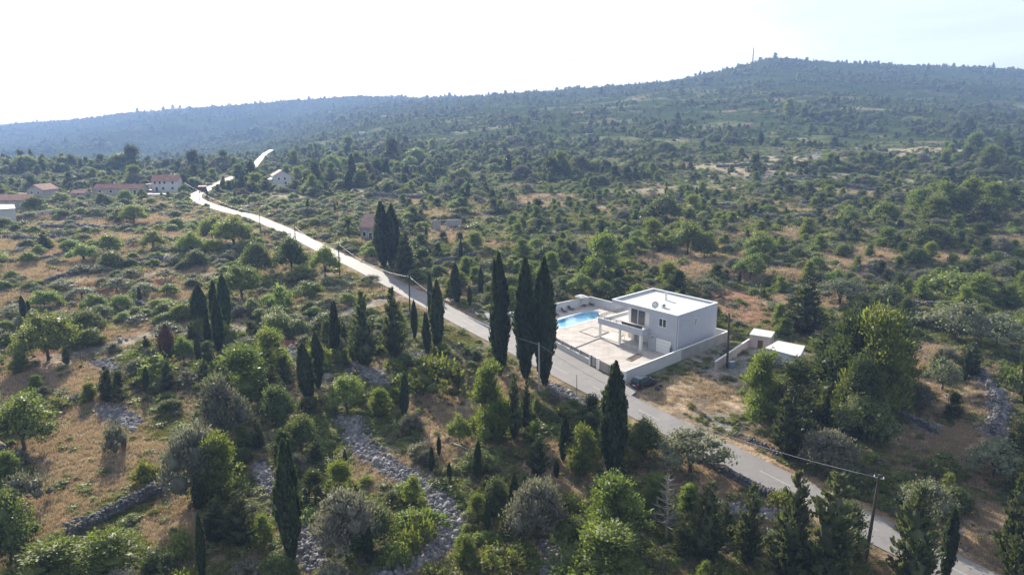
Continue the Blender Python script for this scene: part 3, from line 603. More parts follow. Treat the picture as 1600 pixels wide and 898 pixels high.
# terrace furniture
def onpad(u, v): p = atz(u, v, PADZ); return (p[0], p[1], PADZ)
def bed(name, px, label, soil=True):
    pts = [Vector(onpad(u, v)) for u, v in px]; c = sum(pts, Vector())/len(pts); o = thing(name, label, 'planter', tuple(c)); mb = MB()
    inner = [p+(c-p).normalized()*.18-c for p in pts]; outr = [p-c for p in pts]; k = len(pts)
    for i in range(k):
        j = (i+1) % k; mb.hull8([outr[i], outr[j], inner[j], inner[i]], [q+Vector((0, 0, .14)) for q in (outr[i], outr[j], inner[j], inner[i])])
    mb.build('kerb', M['concrete'], o); mb = MB(); mb.poly([q+Vector((0, 0, .09)) for q in inner]); mb.build('soil', M['soil'] if soil else M['paving'], o, fix=False); return o
bed('planter_bed', [(978, 561.5), (996, 552.5), (1004, 555), (985, 564.5)], 'narrow soil-filled planting bed in the driveway before the garage')
bed('planter_bed', [(905, 518), (925, 511), (951, 519), (930, 527)], 'square kerbed planting bed on the terrace between pool and porch', False)
# terrace step edge (dark kerb) and porch floor
ks = [onpad(u, v) for u, v in ((898, 544), (936, 529), (1003, 553))]; mb = MB(); 
for a, b in zip(ks[:-1], ks[1:]):
    e = Vector(b)-Vector(a); n = Vector((-e.y, e.x, 0)).normalized()*.15; mb.hull8([Vector(a), Vector(b), Vector(b)+n, Vector(a)+n], [q+Vector((0, 0, .12)) for q in (Vector(a), Vector(b), Vector(b)+n, Vector(a)+n)])
tag(mb.build('terrace_kerb', M['concrete']), kind='structure')
mb = MB(); vb(mb, BS, BR, -1.75, 2.29, .004, .10); o = mb.build('porch_floor', M['porch']); o.location = tuple(VO); tag(o, kind='structure')
def table(loc, rz, label):
    t = thing('table', label, 'table', loc, rz); mb = MB(); mb.box(-.8, .8, -.45, .45, .70, .74); mb.build('tabletop', M['white'], t)
    for sx in (-1, 1):
        for sy in (-1, 1): mb = MB(); mb.box(sx*.72-.035, sx*.72+.035, sy*.38-.035, sy*.38+.035, 0, .70); mb.build('leg', M['white'], t)
q = VL((13.2, .2, .1)); table((VO[0]+q[0], VO[1]+q[1], VO[2]+.1), math.radians(127), 'white table standing on the porch under the balcony')
q = VL((11.0, 1.7, .1)); fr_ = thing('fridge', 'white upright fridge against the porch wall', 'fridge', (VO[0]+q[0], VO[1]+q[1], VO[2]+.1), math.radians(37)); mb = MB(); mb.box(-.32, .32, -.3, .3, 0, 1.5); mb.build('cabinet', M['white'], fr_); mb = MB(); mb.box(-.31, .31, -.33, -.302, .05, 1.47); mb.build('door', M['white'], fr_)
def lounger(loc, rz, label):
    t = thing('sun_lounger', label, 'sun lounger', loc, rz, 'loungers along the pool wall'); mb = MB(); mb.box(-.35, .35, -.95, .35, .24, .30); mb.build('frame', M['grey_metal'], t)
    for sx in (-1, 1):
        for yy in (-.85, .3): mb = MB(); mb.box(sx*.3-.03, sx*.3+.03, yy-.03, yy+.03, 0, .24); mb.build('leg', M['grey_metal'], t)
    mb = MB(); mb.box(-.32, .32, -.93, .30, .303, .37); mb.build('cushion', M['cushion'], t)
    mb = MB(); mb.hull8([(-.32, .31, .30), (.32, .31, .30), (.32, .37, .28), (-.32, .37, .28)], [(-.32, .80, .78), (.32, .80, .78), (.32, .87, .76), (-.32, .87, .76)]); mb.build('backrest', M['cushion'], t)
LB = [('first', 868, 492.5), ('second', 881, 487.5), ('third', 892, 484), ('fourth', 911, 478), ('fifth', 923, 476.5)]
for n_, u, v in LB: lounger(onpad(u, v), math.radians(38), f'dark sun lounger by the pool wall, {n_} counting towards the parasol')
pz = Vector(onpad(908, 479)); pa = thing('parasol', 'open beige parasol in the back corner of the pool terrace', 'parasol', tuple(pz)); mb = MB(); mb.tube([(0, 0, 0), (0, 0, 2.75)], .035, 8); mb.build('pole', M['grey_metal'], pa)
mb = MB(); mb.lathe([(.3, 0), (.3, .06), (.05, .1)], 16); mb.build('base', M['concrete'], pa); mb = MB(); mb.lathe([(.03, 2.75), (.7, 2.58), (1.5, 2.28), (1.48, 2.26), (.7, 2.55), (.03, 2.72)], 8); mb.build('canopy', M['canvas'], pa)
p = onpad(951.4, 480.5); lp = thing('lamp_post', 'slim dark lamp post on the terrace behind the balcony', 'lamp post', p); mb = MB(); mb.tube([(0, 0, 0), (0, 0, 2.3)], .05, 8); mb.build('pole', M['dark_metal'], lp); mb = MB(); mb.lathe([(.05, 2.3), (.14, 2.34), (.14, 2.45), (.04, 2.5)], 12); mb.build('lamp_head', M['dark_metal'], lp)

# person by the garage
def person(loc, rz):
    o = bpy.data.objects.new('person', None); COL.objects.link(o); o.location = loc; o.rotation_euler = (0, 0, rz)
    tag(o, 'standing person in dark clothes beside the garage door', 'person'); o.name = 'person'
    J = dict(pel=((0, 0, .95), .135), wai=((0, .01, 1.10), .125), che=((0, .01, 1.32), .15), neck=((0, 0, 1.50), .058), jaw=((0, -.02, 1.58), .075), hd=((0, -.005, 1.68), .098), top=((0, .005, 1.745), .07))
    for s, n in ((1, 'l'), (-1, 'r')):
        J |= {n+'hip': ((s*.09, 0, .90), .09), n+'kn': ((s*.10, -.02, .50), .06), n+'an': ((s*.105, .02, .09), .042), n+'to': ((s*.12, -.17, .035), .035),
              n+'sh': ((s*.19, .01, 1.42), .06), n+'el': ((s*.25, .04, 1.14), .043), n+'wr': ((s*.24, -.06, .90), .03), n+'pa': ((s*.235, -.085, .84), .032)}
        for k, (dx, L_) in enumerate(((-.025, .075), (-.008, .085), (.009, .08), (.024, .065))): J[n+f'f{k}'] = ((s*.235, -.085+dx, .84-.09+.01*k*0), .010)
        J[n+'th'] = ((s*.215, -.125, .80), .011)
    E = [('pel', 'wai'), ('wai', 'che'), ('che', 'neck'), ('neck', 'jaw'), ('jaw', 'hd'), ('hd', 'top')]
    for n in 'lr': E += [('pel', n+'hip'), (n+'hip', n+'kn'), (n+'kn', n+'an'), (n+'an', n+'to'), ('che', n+'sh'), (n+'sh', n+'el'), (n+'el', n+'wr'), (n+'wr', n+'pa'), (n+'pa', n+'th')]+[(n+'pa', n+f'f{k}') for k in range(4)]
    ks = list(J); me = bpy.data.meshes.new('body'); me.from_pydata([J[k][0] for k in ks], [(ks.index(a), ks.index(b)) for a, b in E], [])
    t = bpy.data.objects.new('body', me); COL.objects.link(t); sk = t.modifiers.new('skin', 'SKIN'); 
    for i, k in enumerate(ks): me.skin_vertices[0].data[i].radius = (J[k][1], J[k][1]*(.8 if k in ('che', 'wai', 'pel') else 1)); me.skin_vertices[0].data[i].use_root = (k == 'pel')
    t.modifiers.new('sub', 'SUBSURF').levels = 1; t.modifiers['sub'].render_levels = 1
    bpy.context.view_layer.update(); dg = bpy.context.evaluated_depsgraph_get(); m2 = bpy.data.meshes.new_from_object(t.evaluated_get(dg)); bpy.data.objects.remove(t)
    m2.materials.clear()
    for k in ('skin', 'cloth_grey', 'cloth_dark'): m2.materials.append(M[k])
    for p in m2.polygons:
        z, x = p.center.z, abs(p.center.x); p.use_smooth = True
        p.material_index = 2 if z < .07 or .07 <= z < .98 and x < .2 else 1 if z < 1.48 and not (z < 1.18 and x > .2) else 0
    b = link('body', m2, o); b.name = 'body'; mb = MB(); mb.lathe([(.105, -.03), (.108, .03), (.09, .075), (.03, .10)], 14, (0, .02, 1.685)); mb.build('hair', M['hair'], b, smooth=True)
    for s in (-1, 1): mb = MB(); mb.lathe([(.004, -.012), (.012, 0), (.004, .012)], 6, (s*.035, -.098, 1.68)); mb.build('eye', M['hair'], b)
    mb = MB(); mb.hull8([(-.014, -.09, 1.635), (.014, -.09, 1.635), (.014, -.125, 1.635), (-.014, -.125, 1.635)], [(-.006, -.09, 1.685), (.006, -.09, 1.685), (.006, -.10, 1.685), (-.006, -.10, 1.685)]); mb.build('nose', M['skin'], b)
person(onpad(1047.5, 556), math.radians(-30))

# ------------------------------------------------------------------ car
def car(name, loc, rz, label, paint, group=None, rough=False):
    o = thing(name, label, 'car', loc, rz, group); W = .86
    # stations along x: (x, z of underside, z of belt line, z of roof or None)
    st = [(-2.05, .42, .70), (-1.98, .28, .92), (-1.6, .24, 1.02), (-.8, .22, 1.0), (0, .22, .97), (.85, .22, .95), (1.5, .24, .86), (1.92, .28, .72), (2.08, .38, .58)]
    mb = MB(); V = []
    for x, z0, z1 in st:
        k = .84 if abs(x) > 2 else .94 if abs(x) > 1.85 else 1
        V.append([(x, -W*k*.93, z0), (x, -W*k, z0+(z1-z0)*.45), (x, -W*k*.95, z1), (x, W*k*.95, z1), (x, W*k, z0+(z1-z0)*.45), (x, W*k*.93, z0)])
    for a, b in zip(V[:-1], V[1:]):
        for i in range(6): j = (i+1) % 6; mb.poly([a[i], a[j], b[j], b[i]])
    mb.poly(V[0]); mb.poly(V[-1])
    # cabin
    base = [(-1.95, .80, .985), (.95, .80, .94)]; top = [(-1.62, .63, 1.50), (-.9, .64, 1.56), (.05, .62, 1.52)]
    Lb = [(-1.9, -.80, .97), (-.9, -.81, .98), (.95, -.79, .93)]; Lt = [(-1.55, -.63, 1.48), (-.8, -.64, 1.56), (.12, -.61, 1.50)]
    Rb = [(x, -y, z) for x, y, z in Lb]; Rt = [(x, -y, z) for x, y, z in Lt]
    for A, B in ((Lb, Lt), (Rb, Rt)):
        for i in range(2): mb.poly([A[i], A[i+1], B[i+1], B[i]])
    for i in range(2): mb.poly([Lt[i], Lt[i+1], Rt[i+1], Rt[i]])
    mb.poly([Lb[0], Lt[0], Rt[0], Rb[0]]); mb.poly([Lb[2], Lt[2], Rt[2], Rb[2]])
    body = mb.build('body', paint, o, bevel=.03)
    def pane(a, b, c, d, n, s0=.08, s1=.92, t0=.12, t1=.9):
        a, b, c, d = map(Vector, (a, b, c, d)); f = lambda s, t: (a*(1-s)+b*s)*(1-t)+(d*(1-s)+c*s)*t
        q = [f(s0, t0), f(s1, t0), f(s1, t1), f(s0, t1)]; nn = (q[1]-q[0]).cross(q[3]-q[0]).normalized()
        if nn.dot(Vector(n)) < 0: nn = -nn
        m = MB(); m.hull8([p+nn*.002 for p in q], [p+nn*.014 for p in q]); m.build('window', M['carglass'], o)
    pane(Lb[0], Rb[0], Rt[0], Lt[0], (-1, 0, .3)); pane(Lb[2], Rb[2], Rt[2], Lt[2], (1, 0, .5))
    for A, B, n in ((Lb, Lt, (0, -1, 0)), (Rb, Rt, (0, 1, 0))):
        pane(A[0], A[1], B[1], B[0], n, .2, .95); pane(A[1], A[2], B[2], B[1], n, .04, .82)
    for sx in (-1.28, 1.28):
        for sy in (-1, 1):
            m = MB(); m.lathe([(.20, -.10), (.29, -.10), (.315, -.07), (.315, .07), (.29, .10), (.20, .10)], 20); wl = m.build('wheel', M['tyre'], o); wl.location = (sx, sy*.78, .315); wl.rotation_euler = (math.pi/2, 0, 0)
            m = MB(); m.lathe([(.06, -.103), (.19, -.09), (.20, -.05), (.20, .05), (.19, .09), (.06, .103)], 12); m.build('rim', M['chrome'], wl)
    for sy in (-1, 1):
        m = MB(); m.box(-2.06, -1.95, sy*.70-.07, sy*.70+.07, .70, .93); m.build('tail_lamp', M['redlamp'], o)
        m = MB(); m.box(1.93, 2.06, sy*.58-.14, sy*.58+.14, .56, .70); m.build('headlamp', M['chrome'], o)
        m = MB(); m.box(.72, .86, sy*.90-.07, sy*.90+.07, .93, 1.06); m.build('mirror', paint, o)
    m = MB(); m.box(-2.075, -2.05, -.24, .24, .52, .62); m.build('number_plate', M['white'], o)
    for x0, x1 in ((-2.10, -1.99), (1.98, 2.11)): m = MB(); m.box(x0, x1, -.76, .76, .33, .49); m.build('bumper', M['dark_metal'], o)
    return o
cp = at(1006, 603); cobj = car('parked_car', (cp[0], cp[1], gz(cp[0], cp[1])), math.radians(38), 'dark blue-black hatchback parked outside the villa boundary wall', M['carpaint']); cobj.scale = (1.08, 1.08, 1.1)
for u, v, lb in ((1027, 609, 'larger black refuse sack on the ground behind the dark car'), (1033, 604, 'smaller black refuse sack close to the boundary wall')):
    p = at(u, v); mb = MB(); mb.lathe([(.28, 0), (.36, .18), (.30, .38), (.10, .50), (.05, .56), (.10, .62)], 10); o = mb.build('refuse_sack', M['bag'], loc=tuple(p), smooth=True); tag(o, lb, 'refuse sack', 'black refuse sacks')
    o.scale = (1.1, .9, 1.) if 'larger' in lb else (.8, .8, .7)
p = at(1143, 573); o = thing('cable_cabinet', 'small blue grey cabinet at the foot of the pole', 'cabinet', tuple(p), .5); mb = MB(); mb.box(-.5, .5, -.25, .25, 0, .9); mb.build('casing', M['blue_box'], o); mb = MB(); mb.box(-.46, .46, -.28, -.252, .06, .84); mb.build('door', M['blue_box'], o); mb = MB(); mb.box(-.54, .54, -.3, .29, .9, .95); mb.build('lid', M['grey_metal'], o)

# ------------------------------------------------------------------ outbuildings by the villa
def poly_house(name, px, zroof, label, wallm, roofm, cat='shed', th=.18, base=None, over=.15):
    """flat-roofed block whose roof corners are read off the photo at height zroof"""
    R = [atz(u, v, zroof) for u, v in px]; c = sum(R)/len(R); zb = min(gz(q[0], q[1]) for q in R)-.1; o = thing(name, label, cat, (c[0], c[1], zb))
    W_ = [Vector((q[0]-c[0], q[1]-c[1], 0)) for q in R]; mb = MB(); mb.hull8([Vector((q.x*.95, q.y*.95, -.3)) for q in W_], [Vector((q.x*.95, q.y*.95, zroof-zb-th)) for q in W_]); mb.build('wall', wallm, o)
    mb = MB(); mb.hull8([q*1.0+Vector((0, 0, zroof-zb-th)) for q in W_], [q*1.0+Vector((0, 0, zroof-zb)) for q in W_]); mb.build('roof', roofm, o); return o, W_, zroof-zb
zs = gz(*at(1230, 566)[:2])
o, W_, hh = poly_house('shed', [(1195, 543), (1216, 532), (1258, 540), (1250, 557), (1244, 556)], zs+2.5, 'larger flat white-roofed shed partly hidden by pines', M['village_white'], M['roofmem'])
a, b = W_[0], W_[4]; mb = MB(); q0, q1 = a.lerp(b, .35)*.955, a.lerp(b, .55)*.955; mb.hull8([q0, q1, q1*1.012, q0*1.012], [q+Vector((0, 0, 2.0)) for q in (q0, q1, q1*1.012, q0*1.012)]); mb.build('door', M['grey_metal'], o)
o, W_, hh = poly_house('shed', [(1171, 522), (1178, 512.5), (1211, 518), (1205, 527)], gz(*at(1190, 540)[:2])+2.2, 'smaller white-roofed hut above the pink block wall', M['pink_wall'], M['roofmem'])
mb = MB(); a, b = W_[0]*.955, W_[3]*.955; q0, q1 = a.lerp(b, .4), a.lerp(b, .65); mb.hull8([q0, q1, q1*1.012, q0*1.012], [q+Vector((0, 0, 1.7)) for q in (q0, q1, q1*1.012, q0*1.012)]); mb.build('door', M['brown'], o)
pA, pB, pC = at(1118, 580), at(1171, 541), at(1200, 547)
wall_run('block_wall', pA[:2], pB[:2], 1.5, 1.5, .2, M['pink_wall'], 'pale pink block wall beside the pole, running to the hut', True, z=(pA[2]+pB[2])/2)

# ------------------------------------------------------------------ village houses
def gable_house(name, u, v, wpx, eave_px, ridge_px, depth, rz, label, wallm, roofm, gable_front=False, wins=(), lean=None, over=.35, chim=None):
    P = at(u, v); s = px_per_m(P); W = wpx/s; H = eave_px/s; RH = ridge_px/s; o = thing(name, label, 'house', tuple(P), rz); x = W/2; D = depth
    mb = MB()
    if gable_front:
        mb.hull8([(-x, 0, -1.5), (x, 0, -1.5), (x, D, -1.5), (-x, D, -1.5)], [(-x, 0, H), (x, 0, H), (x, D, H), (-x, D, H)])
        mb.poly([(-x, 0, H), (x, 0, H), (0, 0, H+RH)]); mb.poly([(x, D, H), (-x, D, H), (0, D, H+RH)])
    else:
        mb.hull8([(-x, 0, -1.5), (x, 0, -1.5), (x, D, -1.5), (-x, D, -1.5)], [(-x, 0, H), (x, 0, H), (x, D, H), (-x, D, H)])
        mb.poly([(-x, 0, H), (-x, D, H), (-x, D/2, H+RH)]); mb.poly([(x, D, H), (x, 0, H), (x, D/2, H+RH)])
    mb.build('wall', wallm, o); e = over; t = .16; rb = MB()
    if gable_front:
        for s_ in (-1, 1):
            a, b, c, d = (s_*(x+e), -e, H-e*RH/x+.02), (0, -e, H+RH+.02), (0, D+e, H+RH+.02), (s_*(x+e), D+e, H-e*RH/x+.02); rb.hull8([a, b, c, d], [(p[0], p[1], p[2]+t) for p in (a, b, c, d)])
    else:
        for y0, s_ in ((0, -1), (D, 1)):
            ye = y0+s_*e; a, b, c, d = (-x-e, ye, H-e*RH/(D/2)+.02), (x+e, ye, H-e*RH/(D/2)+.02), (x+e, D/2, H+RH+.02), (-x-e, D/2, H+RH+.02); rb.hull8([a, b, c, d], [(p[0], p[1], p[2]+t) for p in (a, b, c, d)])
    ro = rb.build('roof', roofm, o)
    if chim: mb = MB(); cx, cy_ = chim; mb.box(cx-.3, cx+.3, cy_-.3, cy_+.3, H, H+RH+1.0); mb.build('chimney', M['village_white'], ro)
    for wx, wz, ww, wh in wins:
        mb = MB(); mb.box(wx-ww/2, wx+ww/2, -.03, -.003, wz, wz+wh); wo = mb.build('window' if wh < 1.9 else 'door', M['glass'], o); f = MB(); k = .1
        f.box(wx-ww/2-k, wx+ww/2+k, -.06, -.004, wz+wh, wz+wh+k); f.box(wx-ww/2-k, wx-ww/2, -.06, -.004, wz, wz+wh); f.box(wx+ww/2, wx+ww/2+k, -.06, -.004, wz, wz+wh); f.box(wx-ww/2-k, wx+ww/2+k, -.09, -.004, wz-k, wz); f.build('frame', M['white'], wo)
    if lean:
        lx0, lx1, ly0, ly1, lh0, lh1, lm = lean; mb = MB(); mb.box(lx0, lx1, ly0, ly1, -1, lh1-.05); ln = mb.build('annexe', wallm, o); mb = MB(); mb.hull8([(lx0-.3, ly0-.3, lh1), (lx1, ly0-.3, lh0), (lx1, ly1+.3, lh0), (lx0-.3, ly1+.3, lh1)], [(lx0-.3, ly0-.3, lh1+.14), (lx1, ly0-.3, lh0+.14), (lx1, ly1+.3, lh0+.14), (lx0-.3, ly1+.3, lh1+.14)]); mb.build('annexe_roof', lm, ln)
    return o, P, W, H
gable_house('village_house', 442, 290, 27, 15, 8, 12, math.radians(24), 'white gabled house above the upper road bend', M['village_white'], M['tile_red'], True, [(1.2, 3.0, 1., 1.2), (1.5, .7, 1.1, 1.3), (-1.8, 3.0, .9, 1.2)], (-9.5, -4.4, 2, 9, 3.4, 2.9, M['white']))
gable_house('village_house', 259, 299, 38, 16, 8, 9, math.radians(12), 'two-storey red-roofed house above the pale yard', M['village_white'], M['tile_red'], False, [(-4.6, 3.6, 1., 1.4), (-2.4, 3.6, 1., 1.4), (-.2, 3.6, 1., 1.4), (3.5, 3.6, 1., 1.4), (-4, .1, 1.1, 2.1), (-1, .8, 1.2, 1.3), (3.2, .8, 1.2, 1.3)], (-11, -6.9, .5, 7, 3.6, 3.0, M['tile_pink']), chim=(2, 5.5))
gable_house('village_house', 184, 304, 72, 9, 6, 8, math.radians(4), 'long low red-roofed house left of the two-storey one', M['old_wall'], M['tile_red'], False, [(-8, .9, 1.1, 1.2), (-3, .9, 1.1, 1.2), (3, .9, 1.1, 1.2), (8, 0, 1.1, 2.1)], chim=(-3, 4.5))
gable_house('village_house', 56, 312, 27, 15, 8, 10, math.radians(-6), 'narrow gabled house with a red roof beside the long annexe', M['old_wall'], M['tile_red'], True, [(-1.5, 2.6, .9, 1.1), (1.6, 2.6, .9, 1.1)])
gable_house('village_house', 12, 327, 66, 14, 7, 9, math.radians(3), 'long red-roofed annexe at the picture edge behind the pale shed', M['old_wall'], M['tile_red'], False, [(6, .8, 1.1, 1.3), (-2, .8, 1.1, 1.3), (2, 0, 1., 2.1)])
gable_house('village_house', 122, 306, 20, 4, 4, 6, math.radians(5), 'small low outhouse with red roof between two larger houses', M['old_wall'], M['tile_red'], False, [(0, .2, .8, .9)])
gable_house('village_house', 583, 374, 42, 19, 17, 8, math.radians(-14), 'old house with a faded pink roof beside the palm', M['old_wall'], M['tile_pink'], False, [(-3, .9, 1., 1.4), (-.9, 0, 1.1, 2.1), (1.6, .9, 1., 1.4)], over=.4, chim=(2.8, 3.6))
o, W_, hh = poly_house('shed', [(-8, 327), (-4, 319.5), (22, 319.5), (24, 325.5)], at(12, 338)[2]+4.2, 'flat pale-roofed shed below the long annexe', M['village_white'], M['roofmem'])
mb = MB(); a, b = W_[0]*.955, W_[3]*.955; q0, q1 = a.lerp(b, .7), a.lerp(b, .85); mb.hull8([q0, q1, q1*1.012, q0*1.012], [q+Vector((0, 0, 2.0)) for q in (q0, q1, q1*1.012, q0*1.012)]); mb.build('door', M['dark_metal'], o)
pA, pB = at(36, 341), at(101, 333); wall_run('retaining_wall', pA[:2], pB[:2], 1.9, 1.9, .3, M['village_white'], 'long pale retaining wall below the village houses', False, z=(pA[2]+pB[2])/2)
# small hut at the bend, ruin beside the old house
P = at(317, 299); o = thing('roadside_hut', 'small dark boarded hut at the sharp road bend', 'hut', tuple(P), .2); mb = MB(); mb.box(-1.7, 1.7, -1.3, 1.3, 0, 2.3); mb.build('wall', M['brown'], o); mb = MB(); mb.hull8([(-2, -1.6, 2.3), (2, -1.6, 2.3), (2, 1.6, 2.7), (-2, 1.6, 2.7)], [(-2, -1.6, 2.42), (2, -1.6, 2.42), (2, 1.6, 2.82), (-2, 1.6, 2.82)]); mb.build('roof', M['tile_red'], o); mb = MB(); mb.box(-.45, .45, -1.34, -1.303, .05, 1.95); mb.build('door', M['dark_metal'], o)
P = at(697, 360); s_ = px_per_m(P); o = thing('ruin', 'roofless grey concrete ruin right of the tall twin cypress', 'ruin', tuple(P), -.08); x = 21/s_
mb = MB(); mb.box(-x, -x*.55, 0, .25, -.5, 3.6); mb.box(-x, -x+.25, .25, 5, -.5, 3.2); mb.box(-x*.1, x, 4.8, 5.05, -.5, 3.3); mb.box(x-.25, x, 0, 4.8, -.5, 1.6); mb.build('wall', M['concrete'], o)
for k in (-.45, 0.02, .5, .9): mb = MB(); mb.box(x*k-.15, x*k+.15, 0, .3, -.3, 3.4); mb.build('post', M['concrete'], o)
mb = MB(); mb.box(-x*.5, x*.97, .02, .28, 3.4, 3.7); mb.build('beam', M['concrete'], o)
P = at(237, 301.5); car('parked_car', tuple(P), .1, 'red car parked in the pale yard of the village house', M['carred'])
P = at(389, 327); car('parked_car', tuple(P), 1.0, 'pale car beside the far road near a pole', M['village_white'])
pts = [at(u, v) for u, v in ((222, 301), (262, 302), (264, 305), (226, 305.5))]; c = sum(pts)/4; mb = MB(); mb.hull8([tuple(q-c+np.array([0, 0, -.6])) for q in pts], [tuple(q*np.array([1, 1, 0])-c*np.array([1, 1, 0])+np.array([0, 0, .35])) for q in pts]); o = mb.build('yard', M['paving'], loc=tuple(c)); tag(o, kind='structure')
# hill-top mast and hut
P = ridge_at(1176, 84); s_ = px_per_m(P); o = thing('radio_mast', 'thin lattice radio mast on the hilltop', 'mast', tuple(P)); h_ = 22/s_; mb = MB()
for k in range(3): t = 2.1*k; mb.tube([(1.0*math.cos(t), 1.0*math.sin(t), -2), (.4*math.cos(t), .4*math.sin(t), h_)], .5, 5)
for i in range(14):
    z0 = h_*i/14; r0 = 1.2-.9*i/14; k = i % 3; t, t2 = 2.1*k, 2.1*(k+1); mb.tube([(r0*math.cos(t), r0*math.sin(t), z0), (r0*math.cos(t2), r0*math.sin(t2), z0+h_/14)], .16, 4)
mb.build('lattice', M['dark_metal'], o); mb = MB(); mb.tube([(0, 0, h_), (0, 0, h_+4)], .4, 5); mb.build('antenna', M['dark_metal'], o)
P = ridge_at(1188, 80); s_ = px_per_m(P); o = thing('hilltop_hut', 'small stone hut on the hilltop beside the mast', 'hut', tuple(P), .4); mb = MB(); mb.box(-2.6, 2.6, -2, 2, -2, 4.6); mb.build('wall', M['stone'], o); mb = MB(); mb.hull8([(-3, -2.4, 4.6), (3, -2.4, 4.6), (3, 2.4, 4.6), (-3, 2.4, 4.6)], [(-3, -.2, 6.2), (3, -.2, 6.2), (3, .2, 6.2), (-3, .2, 6.2)]); mb.build('roof', M['tile_red'], o)
for u, v, lb in ((566, 211, 'tiny white hut on the slope above the cypress wood'), (600, 184, 'tiny white hut high on the far slope')):
    P = ridge_at(u, v, 1900); o = thing('field_hut', lb, 'hut', tuple(P), .3); mb = MB(); mb.box(-3.5, 3.5, -2, 2, -1, 2.6); mb.build('wall', M['village_white'], o); mb = MB(); mb.hull8([(-3.8, -2.3, 2.6), (3.8, -2.3, 2.6), (3.8, 2.3, 2.6), (-3.8, 2.3, 2.6)], [(-3.8, -.1, 4), (3.8, -.1, 4), (3.8, .1, 4), (-3.8, .1, 4)]); mb.build('roof', M['roofmem'], o)

# ------------------------------------------------------------------ poles and cables
TOPS = {}
def pole(key, name, ub, vb_, ut, vt, label, r=.13, mat='wood', cross=True):
    P = at(ub, vb_); r2 = ray(ut, vt); T = np.array([0, 0, ZC])+P[1]/r2[1]*r2; o = thing(name, label, 'pole', tuple(P)); d = Vector(T-P)
    mb = MB(); mb.tube([(0, 0, -.6), tuple(d*.5), tuple(d)], [r*1.15, r, r*.75], 10); mb.build('post', M[mat], o); TOPS[key] = Vector(T)
    if cross:
        mb = MB(); mb.tube([d+Vector((-.35, .25, -.35)), d+Vector((.35, -.25, -.35))], .04, 6); mb.build('crossarm', M['grey_metal'], o)
        for s_ in (-1, 1): mb = MB(); mb.lathe([(.03, -.1), (.06, -.05), (.04, 0), (.06, .05), (.02, .1)], 8, tuple(d+Vector((s_*.3, -s_*.21, -.22)))); mb.build('insulator', M['white'], o)
pole('A', 'utility_pole', 1349, 897, 1374, 741, 'leaning dark wooden pole by the road between dark conifers', .15)
pole('B', 'utility_pole', 1136, 575, 1139.5, 489, 'dark wooden pole outside the villa wall above the cabinet', .17)
pole('C', 'utility_pole', 842.5, 615, 842, 535, 'pale concrete pole in front of the tall twin cypresses', .14, 'concrete', False)
pole('D', 'utility_pole', 1415, 614, 1420.5, 548, 'thin pole right of the pine clump in dry grass', .09)
pole('E', 'utility_pole', 640.5, 494, 639.3, 430, 'roadside pole beside the shaded road, above the slim cypresses', .14)
pole('F', 'utility_pole', 531, 432, 528.5, 379, 'roadside pole second from the dense dark tree', .14)
pole('G', 'utility_pole', 461.5, 373, 460, 352, 'roadside pole directly behind the dense dark tree', .14)
pole('H', 'utility_pole', 407.5, 369, 405, 331, 'slim roadside pole below the white gabled house', .13)
pole('I', 'utility_pole', 312, 315, 311, 297, 'pole at the sharp bend of the far road', .13)
pole('J', 'marker_post', 667, 489, 665, 465, 'short thin marker post on the road verge', .05, 'grey_metal', False)
pole('K', 'marker_post', 901.5, 620, 901, 585, 'thin leafless post on the verge opposite the driveway gate', .05, 'wood', False)
def cable(a, b, sag, label, r=.05):
    a, b = Vector(a), Vector(b); pts = [a.lerp(b, t)-Vector((0, 0, 4*sag*t*(1-t))) for t in np.linspace(0, 1, 25)]; mb = MB(); m = (a+b)/2; mb.tube([p-m for p in pts], r, 6); o = mb.build('power_cable', M['cable'], loc=tuple(m), smooth=True); tag(o, label, 'cable', 'overhead cables between the poles')
dz = Vector((0, 0, -.3))
for a, b, sg, lb in (('A', 'C', 2.2, 'overhead cable from the leaning pole to the pale concrete pole'), ('C', 'E', 1.6, 'overhead cable from the pale concrete pole along the shaded road'), ('E', 'F', 1.5, 'overhead cable between the two poles past the tall twin cypress'), ('F', 'G', 1.8, 'overhead cable ending at the pole behind the dense dark tree'), ('G', 'H', 1.2, 'overhead cable dipping to the slim pole below the white house'), ('H', 'I', 1.5, 'overhead cable from the slim pole to the road bend')):
    cable(TOPS[a]+dz, TOPS[b]+dz, sg, lb, .022 if 'A' == a else .042)
P = at(274, 286); cable(TOPS['I']+dz, Vector(P)+Vector((0, 0, 5)), 1.0, 'overhead cable from the road bend to the red-roofed house', .042)
cable(TOPS['B']+dz, Vector(VO)+Vector(VL((3, 0, 6.0))), .8, 'thin cable from the dark pole to the villa wall', .012)
